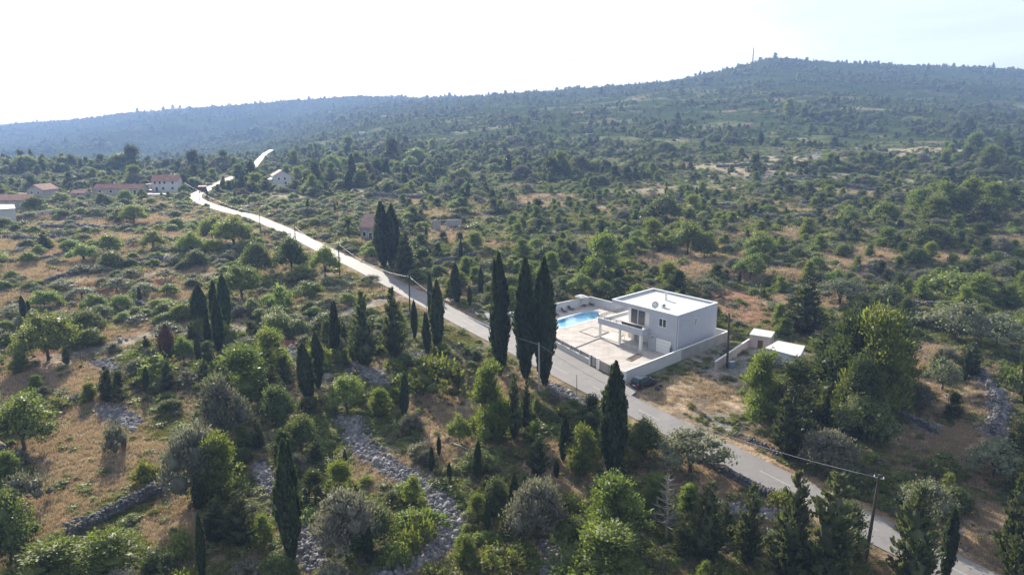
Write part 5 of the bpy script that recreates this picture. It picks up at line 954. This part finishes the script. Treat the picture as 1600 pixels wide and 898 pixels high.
# ------------------------------------------------------------------ dry stone walls and stones
def rock(rng, r):
    iv, jf = ico(1); s = rng.uniform(.6, 1.25, 3)*r; k = 1+rng.normal(0, .16, len(iv))[:, None]; R_ = Matrix.Rotation(rng.uniform(0, 6.28), 3, Vector(rng.normal(0, 1, 3)).normalized()); return (iv*k*s)@np.array(R_), jf
def stone_wall(px, h, label, th=.55):
    P = resample(np.array([at(u, v) for u, v in px]), .5); P[:, 2] = z_full(P[:, 0], P[:, 1]); c = P[len(P)//2].copy(); V = []; Fc = []; n = 0; dist = np.hypot(*c[:2]); sz = .15 if dist < 130 else .30 if dist < 260 else .55
    L_ = len(P)*.5; k = int(L_*h*(th/.5)*(4.0/sz**1.6)*.5); hh = h*(.75+.5*fbm(np.arange(len(P))/7., np.zeros(len(P)), int(px[0][0]), 2))
    d = np.gradient(P[:, :2], axis=0); d /= np.hypot(d[:, 0], d[:, 1])[:, None]+1e-9; nrm = np.stack([d[:, 1], -d[:, 0]], 1)
    for _ in range(k):
        i = RNG.integers(len(P)); q = RNG.random()**.8; off = RNG.uniform(-1, 1)*th*(1-.55*q); rv, jf = rock(RNG, sz*RNG.uniform(.6, 1.2)); p = np.array([P[i, 0]+nrm[i, 0]*off+RNG.uniform(-.25, .25)*d[i, 0], P[i, 1]+nrm[i, 1]*off+RNG.uniform(-.25, .25)*d[i, 1], P[i, 2]+q*hh[i]])-c
        V.append(rv*np.array([1.15, 1.15, .75])+p); Fc.append(jf+n); n += len(rv)
    # packed core
    m = len(P); cv = []; 
    for i in range(m):
        for s2, zz in ((-.7, -.3), (-.3, .5), (.3, .5), (.7, -.3)): cv.append((P[i, 0]-c[0]+nrm[i, 0]*th*s2*.8, P[i, 1]-c[1]+nrm[i, 1]*th*s2*.8, P[i, 2]-c[2]+(zz*hh[i] if zz > 0 else zz)))
    cf = [[i*4+k, i*4+k+1, i*4+5+k] for i in range(m-1) for k in range(3)]+[[i*4+k, i*4+5+k, i*4+4+k] for i in range(m-1) for k in range(3)]
    V.append(np.array(cv)); Fc.append(np.array(cf)+n); V = np.concatenate(V); Fc = np.concatenate(Fc)
    o = link('dry_stone_wall', mesh_np('dry_stone_wall', V, Fc.reshape(-1), np.full(len(Fc), 3), [M['stone']])); o.location = c; tag(o, label, 'stone wall'); return o
WALLS = [([(0, 412), (60, 408), (118, 399)], 1.2, 'field wall left of the long wall above the ploughed plot'), ([(62, 358), (120, 355), (182, 360)], 1.2, 'field wall behind the pale left fields'), ([(150, 470), (210, 474), (250, 488)], 1.0, 'crumbling wall below the red ploughed plot'), ([(430, 300), (480, 304), (520, 300)], 1.3, 'field wall below the distant wood'), ([(1400, 470), (1440, 480), (1480, 478)], 1.0, 'dry stone wall before the large silvery olives'), ([(1180, 340), (1230, 343), (1280, 338)], 1.3, 'terrace wall on the slope straight above the fir'), ([(108, 838), (150, 818), (200, 792), (240, 775), (268, 768)], 1.35, 'dry stone wall crossing the dry meadow at lower left'), ([(90, 640), (120, 628), (150, 618)], 1.0, 'short dry stone wall above the spreading green tree'), ([(72, 444), (120, 428), (180, 417), (255, 408)], 1.4, 'long dry stone wall above the red ploughed plot'), ([(262, 396), (310, 398), (362, 388)], 1.4, 'dry stone wall above the cypress stand'), ([(662, 420), (700, 409), (745, 398)], 1.1, 'curved pale stone wall right of the tall twin cypress'),
 ([(1060, 702), (1110, 728), (1160, 756), (1210, 780)], 1.0, 'dry stone wall along the near road verge'), ([(1515, 572), (1542, 598), (1558, 635), (1550, 680)], 1.1, 'tumbled stone wall down the right field'), ([(1398, 648), (1430, 660), (1462, 678)], 1.0, 'dry stone wall in shade below the dry field'), ([(1298, 291), (1340, 295), (1392, 300)], 1.6, 'terrace wall left of the hillside grove'), ([(1252, 320), (1300, 318), (1350, 308)], 1.5, 'terrace wall below the one left of the grove'), ([(1470, 255), (1505, 260), (1540, 266)], 1.6, 'terrace wall right above the hillside grove'), ([(1200, 282), (1240, 279), (1290, 281)], 1.5, 'terrace wall in the bare rocky patch on the slope'),
 ([(800, 323), (840, 330), (878, 332)], 1.4, 'terrace wall beside a straw patch on the mid slope'), ([(580, 305), (620, 309), (660, 309)], 1.4, 'terrace wall by the straw clearing beyond the old house'), ([(425, 322), (450, 318), (470, 315)], 1.2, 'low field wall between road and wood'), ([(100, 395), (140, 401), (190, 402)], 1.2, 'field wall amid the pale left fields'), ([(5, 372), (50, 377), (95, 372)], 1.2, 'field wall at the far left pale field'), ([(1120, 262), (1170, 259), (1215, 263)], 1.6, 'terrace wall high on the slope below the hilltop'), ([(1550, 396), (1580, 408), (1610, 418)], 1.2, 'stone wall under the straw strip at the right edge'), ([(985, 420), (1015, 428), (1040, 425)], 1.0, 'stone wall on the slope just behind the villa'),
 ([(498, 556), (530, 566), (565, 582)], .9, 'stone edging along the shaded gravel path'), ([(1150, 680), (1190, 698), (1235, 720)], .6, 'low stone edging on the far road verge'), ([(1340, 420), (1380, 428), (1420, 436)], 1.1, 'terrace wall above the fir on the right slope'), ([(880, 300), (930, 303), (975, 308)], 1.3, 'terrace wall near the middle of the slope'), ([(1060, 315), (1100, 322), (1150, 324)], 1.3, 'terrace wall right of the big dark rounded tree')]
for px, h, lb in WALLS: stone_wall(px, h, lb, .5 if px[0][1] > 380 else .8)

# ------------------------------------------------------------------ scattered plants
def excl(x, y):
    d, _ = dist_poly(x, y, ROAD[::2]); m = d > 4.2
    q = quad_dist(x, y, LOT); m &= (q > 1.2) & ~((q < 5.6) & (d < 6.6) & (d+q < 7.6))
    return m
def inview(x, y, mg=380): 
    z = z_full(x, y); u, v = project(np.stack([x, y, z], 1)); return (u > -mg) & (u < 1600+mg) & (v < 940) & (y > 30), u, v, z
BUILT = [(at(u, v)[:2], r) for u, v, r in ((442, 290, 12), (260, 300, 12), (186, 305, 17), (56, 312, 12), (0, 327, 20), (594, 375, 11), (697, 360, 8), (1225, 560, 8), (1190, 540, 6), (12, 338, 9), (240, 303, 9), (122, 306, 6), (1008, 605, 5), (1150, 575, 7))]
def view_block(x, y): m = np.ones(len(x), bool)
def samples(n, d0, d1, seed, power=1.0, amax=.86):
    r = np.random.default_rng(seed); d = np.sqrt(r.uniform(d0**2, d1**2, n)) if power == 1 else np.exp(r.uniform(math.log(d0), math.log(d1), n)); a = r.uniform(-amax, amax, n); return a*d, d
OCC = [(p[2][0], p[2][1], max(1.0, p[3]*.42)) for p in PLANTS]
GRID = {}
def _put(x, y, r):
    GRID.setdefault((int(x//8), int(y//8)), []).append((x, y, r))
for o in OCC: _put(*o)
def free(x, y, r):
    gx, gy = int(x//8), int(y//8)
    for i in (-1, 0, 1):
        for j in (-1, 0, 1):
            for a, b, c in GRID.get((gx+i, gy+j), ()):
                if (a-x)**2+(b-y)**2 < (r+c)**2: return False
    return True
OPEN = STRAW+DRY+SOIL+[(1050, 610, 60, 12), (190, 520, 90, 14), (340, 513, 60, 10)]
CNT = {}
CAP = dict(shrub=300, olive_tree=270, pine_tree=240, broadleaf_tree=295, conifer_tree=95, cypress_tree=85)
def scatter_margin():
    """woodland carrying on past both sides of the frame, part of the far cover"""
    r = np.random.default_rng(91)
    for n, d0, d1 in ((700, 44, 125), (1500, 118, 210), (2600, 205, 340)):
        x, y = samples(n, d0, d1, int(d0)+7, 1, 1.12); iv, u, v, z = inview(x, y); ok = iv & excl(x, y) & ((u < -75) | (u > 1675)); cl = fbm(x/13, y/13, 68, 3)
        for i in np.where(ok)[0]:
            if cl[i] < .45 and r.random() < .6: continue
            kind = r.choice(['pine', 'darkpine', 'carob', 'olive', 'broad', 'shrub', 'grey', 'bright', 'holm'], p=[.1, .14, .14, .14, .1, .2, .08, .06, .04]); s = r.lognormal(-.3, .26)*(.8 if kind not in ('shrub', 'grey', 'bright') else 1)
            w0 = PROTO[kind][0][2]
            if free(x[i], y[i], w0*s*.3): _put(x[i], y[i], w0*s*.3); FARX.setdefault(kind, []).append((x[i], y[i], z[i]-.05, s, s*.9))
def scatter_plants():
    for (n, d0, d1, seed, mode) in ((1700, 44, 125, 1, 'near'), (2600, 118, 210, 2, 'mid'), (3800, 205, 340, 3, 'far')):
        x, y = samples(n, d0, d1, seed); iv, u, v, z = inview(x, y, 60); ok = iv & excl(x, y)
        for p, r in BUILT: ok &= (x-p[0])**2+(y-p[1])**2 > r*r
        for P, wd in RUBW: td, _ = dist_poly(x, y, P); ok &= td > wd*1.1
        td, _ = dist_poly(x, y, TRACKW); ok &= td > 2.5
        op = zone(u, v, OPEN, .3); cl = fbm(x/24, y/24, 63, 3); cl2 = fbm(x/13, y/13, 68, 3); r = np.random.default_rng(seed+50)
        for i in np.where(ok)[0]:
            q = r.random()
            if op[i] > .5 and q > (.16 if mode != 'near' else .07): continue
            left = u[i] < 620
            kd = r.random()
            if mode == 'near': kind = 'shrub' if kd < .24 else 'bright' if kd < .32 else 'grey' if kd < .39 else 'low' if kd < .50 else 'pine' if kd < .60 else 'darkpine' if kd < .67 else 'holm' if kd < .73 else 'carob' if kd < .86 else 'cypress' if kd < .90 else 'conifer'
            elif left and mode != 'near': kind = 'olive' if kd < .30 else 'broad' if kd < .58 else 'carob' if kd < .72 else 'holm' if kd < .76 else 'shrub' if kd < .88 else 'bright' if kd < .93 else 'grey' if kd < .99 else 'cypress'
            else: kind = 'pine' if kd < .11+.16*(cl[i] > .55) else 'darkpine' if kd < .28 else 'carob' if kd < .40 else 'olive' if kd < .52 else 'broad' if kd < .60 else 'holm' if kd < .63 else 'shrub' if kd < .83 else 'grey' if kd < .90 else 'bright' if kd < .985 else 'cypress'
            w0, h0 = PROTO[kind][0][2:]; s = r.lognormal(-.12, .26)*(.72 if kind in ('pine', 'darkpine', 'broad', 'carob', 'holm', 'olive') else .95)
            if kind in ('cypress',): s *= .5
            if kind == 'conifer': s *= .6
            if mode == 'near' and kind in ('pine', 'holm', 'carob'): s *= .72
            W, H = w0*s, h0*s*r.uniform(.78, 1.05)*(.85 if mode != 'near' else 1)
            if mode == 'near' and 1e-9 < 0: continue
            dr = math.hypot(x[i], y[i])
            if cl2[i] < .47 and r.random() < (.72 if mode == 'near' else .45): continue
            if not free(x[i], y[i], W*(.25 if mode == 'near' else .31)): continue
            # keep the view of the road, villa and car open
            uu, vt = project(np.array([x[i], y[i], z[i]+H]))
            wpx = W*.5*F/y[i]; 
            if any(uu+wpx > a and uu-wpx < b and v[i] > c1 and vt < c0 for a, b, c0, c1 in KEEP) : continue
            nm = KN[kind][0]
            if CNT.get(nm, 0) >= CAP[nm]: FARX.setdefault(kind, []).append((x[i], y[i], z[i]-.05, W/w0, H/h0)); _put(x[i], y[i], W*.36); continue
            CNT[nm] = CNT.get(nm, 0)+1; _put(x[i], y[i], W*.36); plant(kind, (x[i], y[i], z[i]-.05), W, H)
# windows of the picture (u0, u1, lowest row, highest foot row) that low planting leaves open
KEEP = [(100, 272, 832, 772), (80, 255, 765, 655), (1025, 1205, 688, 606), (150, 260, 760, 745), (60, 130, 780, 720), (795, 1145, 600, 520), (640, 800, 530, 492), (960, 1060, 660, 625), (1020, 1130, 715, 690), (1110, 1210, 760, 740), (560, 680, 478, 446), (500, 590, 424, 412), (430, 520, 395, 378), (390, 440, 352, 346), (1118, 1215, 560, 545), (305, 400, 334, 328), (1190, 1262, 560, 562), (985, 1030, 608, 600),
        (565, 590, 372, 374), (676, 716, 356, 358), (418, 456, 280, 288), (240, 275, 288, 298), (38, 70, 296, 304), (345, 420, 272, 292), (150, 215, 292, 302), (1440, 1490, 880, 860)]
FARX = {}
for p in PLANTS: CNT[KN[p[1]][0]] = CNT.get(KN[p[1]][0], 0)+1
scatter_plants(); scatter_margin()

# ------------------------------------------------------------------ ground cover and far woodland (geometry nodes)
def scatter_stuff(name, pts, rot, scl, idx, sources, label=None):
    me = bpy.data.meshes.new(name); me.vertices.add(len(pts)); me.vertices.foreach_set('co', np.asarray(pts, np.float32).ravel())
    for nm, ty, arr, key in (('rot', 'FLOAT_VECTOR', rot, 'vector'), ('scl', 'FLOAT_VECTOR', scl, 'vector'), ('idx', 'INT', idx, 'value')):
        a = me.attributes.new(nm, ty, 'POINT'); a.data.foreach_set(key, np.asarray(arr, np.float32 if ty != 'INT' else np.int32).ravel())
    o = link(name, me); o['kind'] = 'stuff'
    g = bpy.data.node_groups.new(name+'_nodes', 'GeometryNodeTree'); g.interface.new_socket('Geometry', in_out='INPUT', socket_type='NodeSocketGeometry'); g.interface.new_socket('Geometry', in_out='OUTPUT', socket_type='NodeSocketGeometry')
    gi = g.nodes.new('NodeGroupInput'); go = g.nodes.new('NodeGroupOutput'); ip = g.nodes.new('GeometryNodeInstanceOnPoints'); ip.inputs['Pick Instance'].default_value = True; jn = g.nodes.new('GeometryNodeJoinGeometry')
    for s in sources:
        oi = g.nodes.new('GeometryNodeObjectInfo'); oi.inputs['Object'].default_value = s; oi.inputs['As Instance'].default_value = True; g.links.new(oi.outputs['Geometry'], jn.inputs[0])
    def na(n, t): a = g.nodes.new('GeometryNodeInputNamedAttribute'); a.data_type = t; a.inputs['Name'].default_value = n; return a.outputs['Attribute']
    g.links.new(gi.outputs[0], ip.inputs['Points']); g.links.new(jn.outputs[0], ip.inputs['Instance']); g.links.new(na('idx', 'INT'), ip.inputs['Instance Index'])
    er = g.nodes.new('FunctionNodeEulerToRotation'); g.links.new(na('rot', 'FLOAT_VECTOR'), er.inputs[0]); g.links.new(er.outputs[0], ip.inputs['Rotation']); g.links.new(na('scl', 'FLOAT_VECTOR'), ip.inputs['Scale']); g.links.new(ip.outputs[0], go.inputs[0])
    m = o.modifiers.new('scatter', 'NODES'); m.node_group = g; return o
def crowns_of(kind):
    seen = {}
    for o, k, *_ in PLANTS:
        if k != kind: continue
        c = o if o.type == 'MESH' else next(c for c in o.children if c.name.startswith('crown'))
        seen.setdefault(c.data.name, c)
    return list(seen.values())
def far_wood():
    r = np.random.default_rng(77); acc = {k: list(v) for k, v in FARX.items()}
    for n, d0, d1 in ((8500, 335, 520), (24000, 510, 900), (40000, 880, 1600), (38000, 1550, 3000)):
        x, y = samples(int(n*1.2), d0, d1, int(d0), 1, 1.05); iv, u, v, z = inview(x, y, 380); ok = iv & (quad_dist(x, y, LOT) > 5)
        if d0 < 950:
            dd, _ = dist_poly(x, y, ROAD[::2]); ok &= dd > (5 if d0 < 600 else 6)
            for p, rr in BUILT: ok &= (x-p[0])**2+(y-p[1])**2 > rr*rr
            # do not stand in the sight line of the houses
        op = zone(u, v, STRAW+BARE, .4); dens = .5*fbm(x/80, y/80, 15, 4)+.5*fbm(x/34, y/22, 16, 3)
        for i in np.where(ok)[0]:
            if op[i] > .5 and r.random() > .15: continue
            if dens[i] < .45+.08*r.random() and r.random() < (.85 if d0 < 900 else .7): continue
            if r.random() < .25 and d0 < 500: continue
            uu, vv = u[i], v[i]
            if d0 < 500 and any(uu > a-4 and uu < b+4 and vv > c1 and vv-5*F/y[i] < c0 for a, b, c0, c1 in KEEP[-8:]): continue
            kd = r.random()*(1 if d0 < 1500 else .75); kind = 'darkpine' if kd < .14 else 'carob' if d0 > 1500 and kd < .4 else 'pine' if kd < .24 else 'carob' if kd < .42 else 'shrub' if kd < .74 else 'olive' if kd < .86 else 'broad' if kd < .93 else 'holm' if kd < .985 else 'conifer'
            s = r.lognormal(-.40, .40)*(1 if kind != 'shrub' else 1.25)*(.92 if d0 < 500 else .76 if d0 < 800 else .72 if d0 < 1500 else 1.15)
            s *= .72+.75*min(1, max(0, (dens[i]-.45)*4))
            acc.setdefault(kind, []).append((x[i], y[i], z[i]-.1, s, s*r.uniform(.75, 1.05)))
    NM = dict(darkpine='far_pine_woodland', pine='far_pale_pine_woodland', carob='far_dark_leafy_woodland', shrub='far_shrubs_cover', olive='far_olive_groves', broad='far_leafy_woodland', holm='far_grey_woodland', conifer='far_conifer_woodland', grey='grey_scrub_cover', bright='bright_scrub_cover', low='low_scrub_cover', cypress='far_cypress_woodland')
    for k, L_ in acc.items():
        A = np.array(L_); src = crowns_of(k); n = len(A); rot = np.zeros((n, 3)); rot[:, 2] = r.uniform(0, 6.28, n); scatter_stuff(NM[k], A[:, :3], rot, np.c_[A[:, 3]*r.uniform(.85, 1.15, n), A[:, 3]*r.uniform(.85, 1.15, n), A[:, 4]*.85], r.integers(0, len(src), n), src)
far_wood()
def tuft(name, n, h, spread, w, mat, lean=.45):
    V = []
    for i in range(n):
        a = RNG.uniform(0, 6.28); q = spread*math.sqrt(RNG.random()); b = np.array([q*math.cos(a), q*math.sin(a), -.03]); c = RNG.uniform(0, 6.28); l = RNG.uniform(.2, 1)*lean*h; t = b+np.array([l*math.cos(c), l*math.sin(c), h*RNG.uniform(.55, 1.15)]); s = np.array([-math.sin(c), math.cos(c), 0])*w
        V += [b-s, b+s, t+s*.25, t-s*.25]
    return mesh_np(name, np.array(V), np.arange(n*4), np.full(n, 4), [FM[mat]])
def ground_cover():
    r = np.random.default_rng(5)
    base = {}
    for nm, args in (('dry_grass', (26, .42, .38, .02, 'straw')), ('green_grass', (26, .34, .38, .022, 'green'))):
        base[nm] = [tuft(nm, *args) for _ in range(3)]
    n = 225000; x, y = samples(n, 48, 330, 8, 0, 1.05); iv, u, v, z = inview(x, y); ok = iv & excl(x, y); dd, _ = dist_poly(x[ok], y[ok], TRACKW); ii = np.where(ok)[0][dd > 1.9]
    m = np.ones(len(ii), bool)
    for P, wd in RUBW: td, _ = dist_poly(x[ii], y[ii], P); m &= td > wd*.9
    ii = ii[m]; n1 = fbm(x[ii]/18, y[ii]/18, 41, 4); dry = np.maximum(zone(u[ii], v[ii], DRY+STRAW), 0); grn = zone(u[ii], v[ii], GREEN); soil = zone(u[ii], v[ii], SOIL+BARE)
    keep = r.random(len(ii)) < np.clip(.42+dry*.5+grn*.3-soil*.45+(fbm(x[ii]/6, y[ii]/6, 31, 3)-.5)*1.6, 0.02, 1); ii, n1, dry, grn = ii[keep], n1[keep], dry[keep], grn[keep]
    isg = (n1+grn*.4-dry*.35+r.normal(0, .07, len(ii))) > .54
    for nm, sel in (('dry_grass', ~isg), ('green_grass', isg)):
        j = ii[sel]; d = np.hypot(x[j], y[j]); s = r.uniform(.6, 1.35, len(j))*np.clip(d/95, .9, 2.4); src = []
        rot = np.zeros((len(j), 3)); rot[:, 2] = r.uniform(0, 6.28, len(j)); o = mesh_stuff(nm, np.stack([x[j], y[j], z[j]], 1), rot, np.c_[s, s, s*.8], base[nm], r)
    # low scrub
    n = 78000; x, y = samples(n, 48, 520, 18, 0, 1.05); iv, u, v, z = inview(x, y); ok = iv & excl(x, y)
    for P, wd in RUBW: td, _ = dist_poly(x, y, P); ok &= td > wd*.95
    td, _ = dist_poly(x, y, TRACKW); ok &= td > 2.2
    for p, rr in BUILT: ok &= (x-p[0])**2+(y-p[1])**2 > (rr*.7)**2
    op = zone(u, v, OPEN, .3); ok &= r.random(n) < np.where(op > .4, .08, .62)*(.1+1.6*fbm(x/14, y/14, 19, 3)); j = np.where(ok)[0]; j = j[(u[j] > 560) | (y[j] < 120) | (r.random(len(j)) < .85)]; d = np.hypot(x[j], y[j]); s = r.lognormal(-.5, .35, len(j))*np.clip(d/150, .75, 1.7); rot = np.zeros((len(j), 3)); rot[:, 2] = r.uniform(0, 6.28, len(j))
    pick = r.integers(0, 5, len(j)); P3 = np.stack([x[j], y[j], z[j]-.03], 1)
    for k, (kind, nm) in enumerate((('low', 'undergrowth'), ('low', 'undergrowth'), ('grey', 'grey_undergrowth'), ('bright', 'bright_undergrowth'), ('shrub', 'shrubby_undergrowth'))):
        if k == 0: continue
        sel = pick == k if k > 1 else pick < 2; src = crowns_of(kind); kk = .38 if kind != 'low' else 1.; m = sel.sum(); scatter_stuff(nm, P3[sel], rot[sel], np.c_[s[sel]*kk*1.1, s[sel]*kk*1.1, s[sel]*kk*.9], r.integers(0, len(src), m), src)
    # loose stones
    A = []
    for P, wd in RUBW:
        dn = 900 if wd > 2 else 420
        L_ = len(P)*2.; k = int(L_*wd*2*34)
        i = r.integers(0, len(P), k); off = r.normal(0, wd*.55, (k, 2)); A.append(np.c_[P[i, 0]+off[:, 0]+r.uniform(-1, 1, k), P[i, 1]+off[:, 1]+r.uniform(-1, 1, k), r.lognormal(-2.15, .5, k)])
    x, y = samples(16000, 50, 330, 28, 0); cl = fbm(x/7, y/7, 83, 3); m = (cl > .63); x, y = x[m], y[m]; A.append(np.c_[x, y, r.lognormal(-1.9, .5, len(x))*np.clip(np.hypot(x, y)/110, .8, 2.2)]); A = np.concatenate(A); m = excl(A[:, 0], A[:, 1]); A = A[m]; z = z_full(A[:, 0], A[:, 1]); n = len(A)
    ms = []
    for k in range(5): rv, jf = rock(RNG, 1.); ms.append(mesh_np('stones', rv*np.array([1.1, 1.1, .8]), jf.reshape(-1), np.full(len(jf), 3), [M['stone_pale'] if k % 2 else M['stone']]))
    mesh_stuff('rubble', np.c_[A[:, :2], z+A[:, 2]*.15], r.uniform(0, 6.28, (n, 3)), np.c_[A[:, 2], A[:, 2], A[:, 2]], ms, r)
def mesh_stuff(nm, P, rot, scl, meshes, r):
    """one real mesh holding all the blades or stones of a ground cover"""
    V = []; FL = []; CN = []; MI = []; n0 = 0; pick = r.integers(0, len(meshes), len(P)); mats = []
    for k, me in enumerate(meshes):
        v = np.empty(len(me.vertices)*3, np.float32); me.vertices.foreach_get('co', v); v = v.reshape(-1, 3); f = np.empty(len(me.loops), np.int32); me.loops.foreach_get('vertex_index', f); cnt = len(me.polygons[0].vertices) if len(me.polygons) else 4
        j = np.where(pick == k)[0]; a, b, c = rot[j].T; q = v[None]*scl[j][:, None, :]
        def rz(q, t, i0, i1): q = q.copy(); s, co = np.sin(t)[:, None], np.cos(t)[:, None]; x_, y_ = q[..., i0].copy(), q[..., i1].copy(); q[..., i0] = x_*co-y_*s; q[..., i1] = x_*s+y_*co; return q
        if np.any(a): q = rz(rz(q, a, 1, 2), b, 0, 2)
        q = rz(q, c, 0, 1)+P[j][:, None, :]; V.append(q.reshape(-1, 3)); FL.append((f[None, :]+(np.arange(len(j))*len(v))[:, None]+n0).reshape(-1)); m_ = me.materials[0]
        if m_ not in mats: mats.append(m_)
        MI.append(np.full(len(j)*len(me.polygons), mats.index(m_))); CN.append(np.full(len(j)*len(me.polygons), cnt)); n0 += len(j)*len(v)
    o = link(nm, mesh_np(nm, np.concatenate(V), np.concatenate(FL), np.concatenate(CN), mats, False, np.concatenate(MI))); o['kind'] = 'stuff'; return o
ground_cover()
# red earth mound by the dirt track
P = at(425, 540); A = RNG.normal(0, 1, (420, 2))*np.array([2.6, 1.5]); zz = z_full(P[0]+A[:, 0], P[1]+A[:, 1]); V = []; Fc = []; n = 0
for (ax, ay), z in zip(A, zz):
    rv, jf = rock(RNG, RNG.uniform(.2, .5)); V.append(rv+np.array([ax, ay, z-P[2]+.55*math.exp(-(ax*ax/9+ay*ay/3))])); Fc.append(jf+n); n += len(rv)
Fc = np.concatenate(Fc); o = link('earth_mound', mesh_np('earth_mound', np.concatenate(V), Fc.reshape(-1), np.full(len(Fc), 3), [M['red_earth']])); o.location = P; tag(o, 'low mound of broken red earth at the dirt track', 'earth mound')

# ------------------------------------------------------------------ labels for the scattered plants
LM = [('villa roof', 1035, 470), ('villa pool', 900, 495), ('larger shed', 1230, 545), ('smaller hut', 1190, 520), ('white gabled house', 436, 278), ('two-storey red-roofed house', 260, 288), ('long low house', 180, 296), ('narrow gabled house', 56, 300), ('pale shed at the edge', 8, 330), ('old pink-roofed house', 580, 358), ('concrete ruin', 697, 350), ('road bend', 312, 305), ('tall twin cypress', 605, 370), ('huge cypress pair', 835, 500), ('tall single cypress', 781, 500), ('dead brown cypress', 262, 540), ('cypress stand', 340, 480), ('near-black tree', 456, 400), ('red earth mound', 425, 535), ('ragged conifer pair', 590, 510), ('rubble bend', 690, 810), ('lone ball shrub', 230, 738), ('meadow stone wall', 200, 795), ('big grey-leaved tree', 305, 720), ('spreading green tree', 40, 660), ('shaggy tall cypress', 455, 780), ('stout roadside cypress', 958, 660), ('leaning pole', 1360, 820), ('pine clump', 1345, 580), ('dark fir', 1256, 480), ('hillside grove', 1505, 310), ('dark pointed cypress', 1475, 850), ('parked dark car', 1008, 597), ('wide olive over the road', 1078, 705), ('right field wall', 1550, 625), ('bright thicket', 1490, 440), ('big round green tree', 76, 525), ('red ploughed plot', 170, 445), ('big dark rounded tree', 1036, 326), ('round bright hillside tree', 1382, 335), ('light tree with stem', 1074, 370), ('soft slope pine', 943, 400), ('lone small cypress', 939, 358), ('date palm', 545, 350), ('distant wood', 570, 270), ('massive low pine', 940, 870), ('bare grey tree', 1040, 795), ('round leafy shrub', 655, 830), ('large silvery olive', 1490, 500), ('wide olive on red ground', 1312, 454), ('straw strip at the edge', 1570, 378), ('bare rocky patch', 1245, 282), ('mid-slope straw patch', 850, 315), ('pale left fields', 120, 375), ('tall roadside tree', 365, 362), ('gravel path tree', 542, 612)]
ORD = ['nearest', 'second nearest', 'third nearest', 'fourth nearest', 'fifth nearest', 'sixth nearest']
def label_plants():
    B = {}
    for it in PLANTS:
        o, kind, P, W, H, lb = it
        if lb: o['label'] = lb; continue
        u, v = project(P+np.array([0, 0, H/2])); k = min(range(len(LM)), key=lambda i: math.hypot((u-LM[i][1]), (v-LM[i][2])*1.8)); du, dv = u-LM[k][1], (v-LM[k][2])*1.8
        side = ('to the right of' if du > 0 else 'to the left of') if abs(du) > abs(dv) else ('in front of' if dv > 0 else 'behind'); B.setdefault((kind, k, side), []).append((math.hypot(du, dv), it))
    for (kind, k, side), L_ in B.items():
        L_.sort(key=lambda t: t[0]); nm, cat, ph = KN[kind]
        for j, (_, it) in enumerate(L_):
            o = it[0]; o['group'] = {'shrub': 'shrubs scattered over the land', 'olive_tree': 'olive trees scattered over the land', 'pine_tree': 'pines scattered over the land', 'broadleaf_tree': 'leafy trees scattered over the land', 'conifer_tree': 'small conifers on the slopes', 'cypress_tree': 'small cypresses on the slopes'}[nm]
            if len(L_) == 1: o['label'] = f'the only {ph} close {side} the {LM[k][0]}'.replace('close to the', 'close to the')
            elif j < len(ORD): o['label'] = f'{ORD[j]} {ph} {side} the {LM[k][0]}'
            else: o['label'] = f'{ph} among the farther ones {side} the {LM[k][0]}'
label_plants()

# ------------------------------------------------------------------ haze: one closed box of air round camera and land
def haze():
    X0, X1, Y0, Y1 = -4400, 4400, -90, 4400; V = [o for o in (0,)]
    zmin = float(min(-20., z_full(np.linspace(-3000, 3000, 400), np.full(400, 3000.)).min()))-40; zmax = 260.
    me = bpy.data.meshes['ground']; co = np.empty(len(me.vertices)*3, np.float32); me.vertices.foreach_get('co', co); co = co.reshape(-1, 3); zmin = float(co[:, 2].min())-1.; zmax = float(co[:, 2].max())+45
    x1 = float(np.abs(co[:, 0]).max())+5; mb = MB(); mb.box(-x1, x1, float(co[:, 1].min())-5, float(co[:, 1].max())+5, zmin, zmax)
    m = bpy.data.materials.new('haze'); m.use_nodes = True; nt = m.node_tree; nt.nodes.clear(); out = N(nt, 'OutputMaterial'); pv = N(nt, 'VolumePrincipled'); pv.inputs['Color'].default_value = (.36, .55, .98, 1); pv.inputs['Density'].default_value = HAZE; pv.inputs['Anisotropy'].default_value = .1
    nt.links.new(pv.outputs[0], out.inputs['Volume']); o = mb.build('haze', m); tag(o, kind='stuff')
HAZE = .00025
haze()
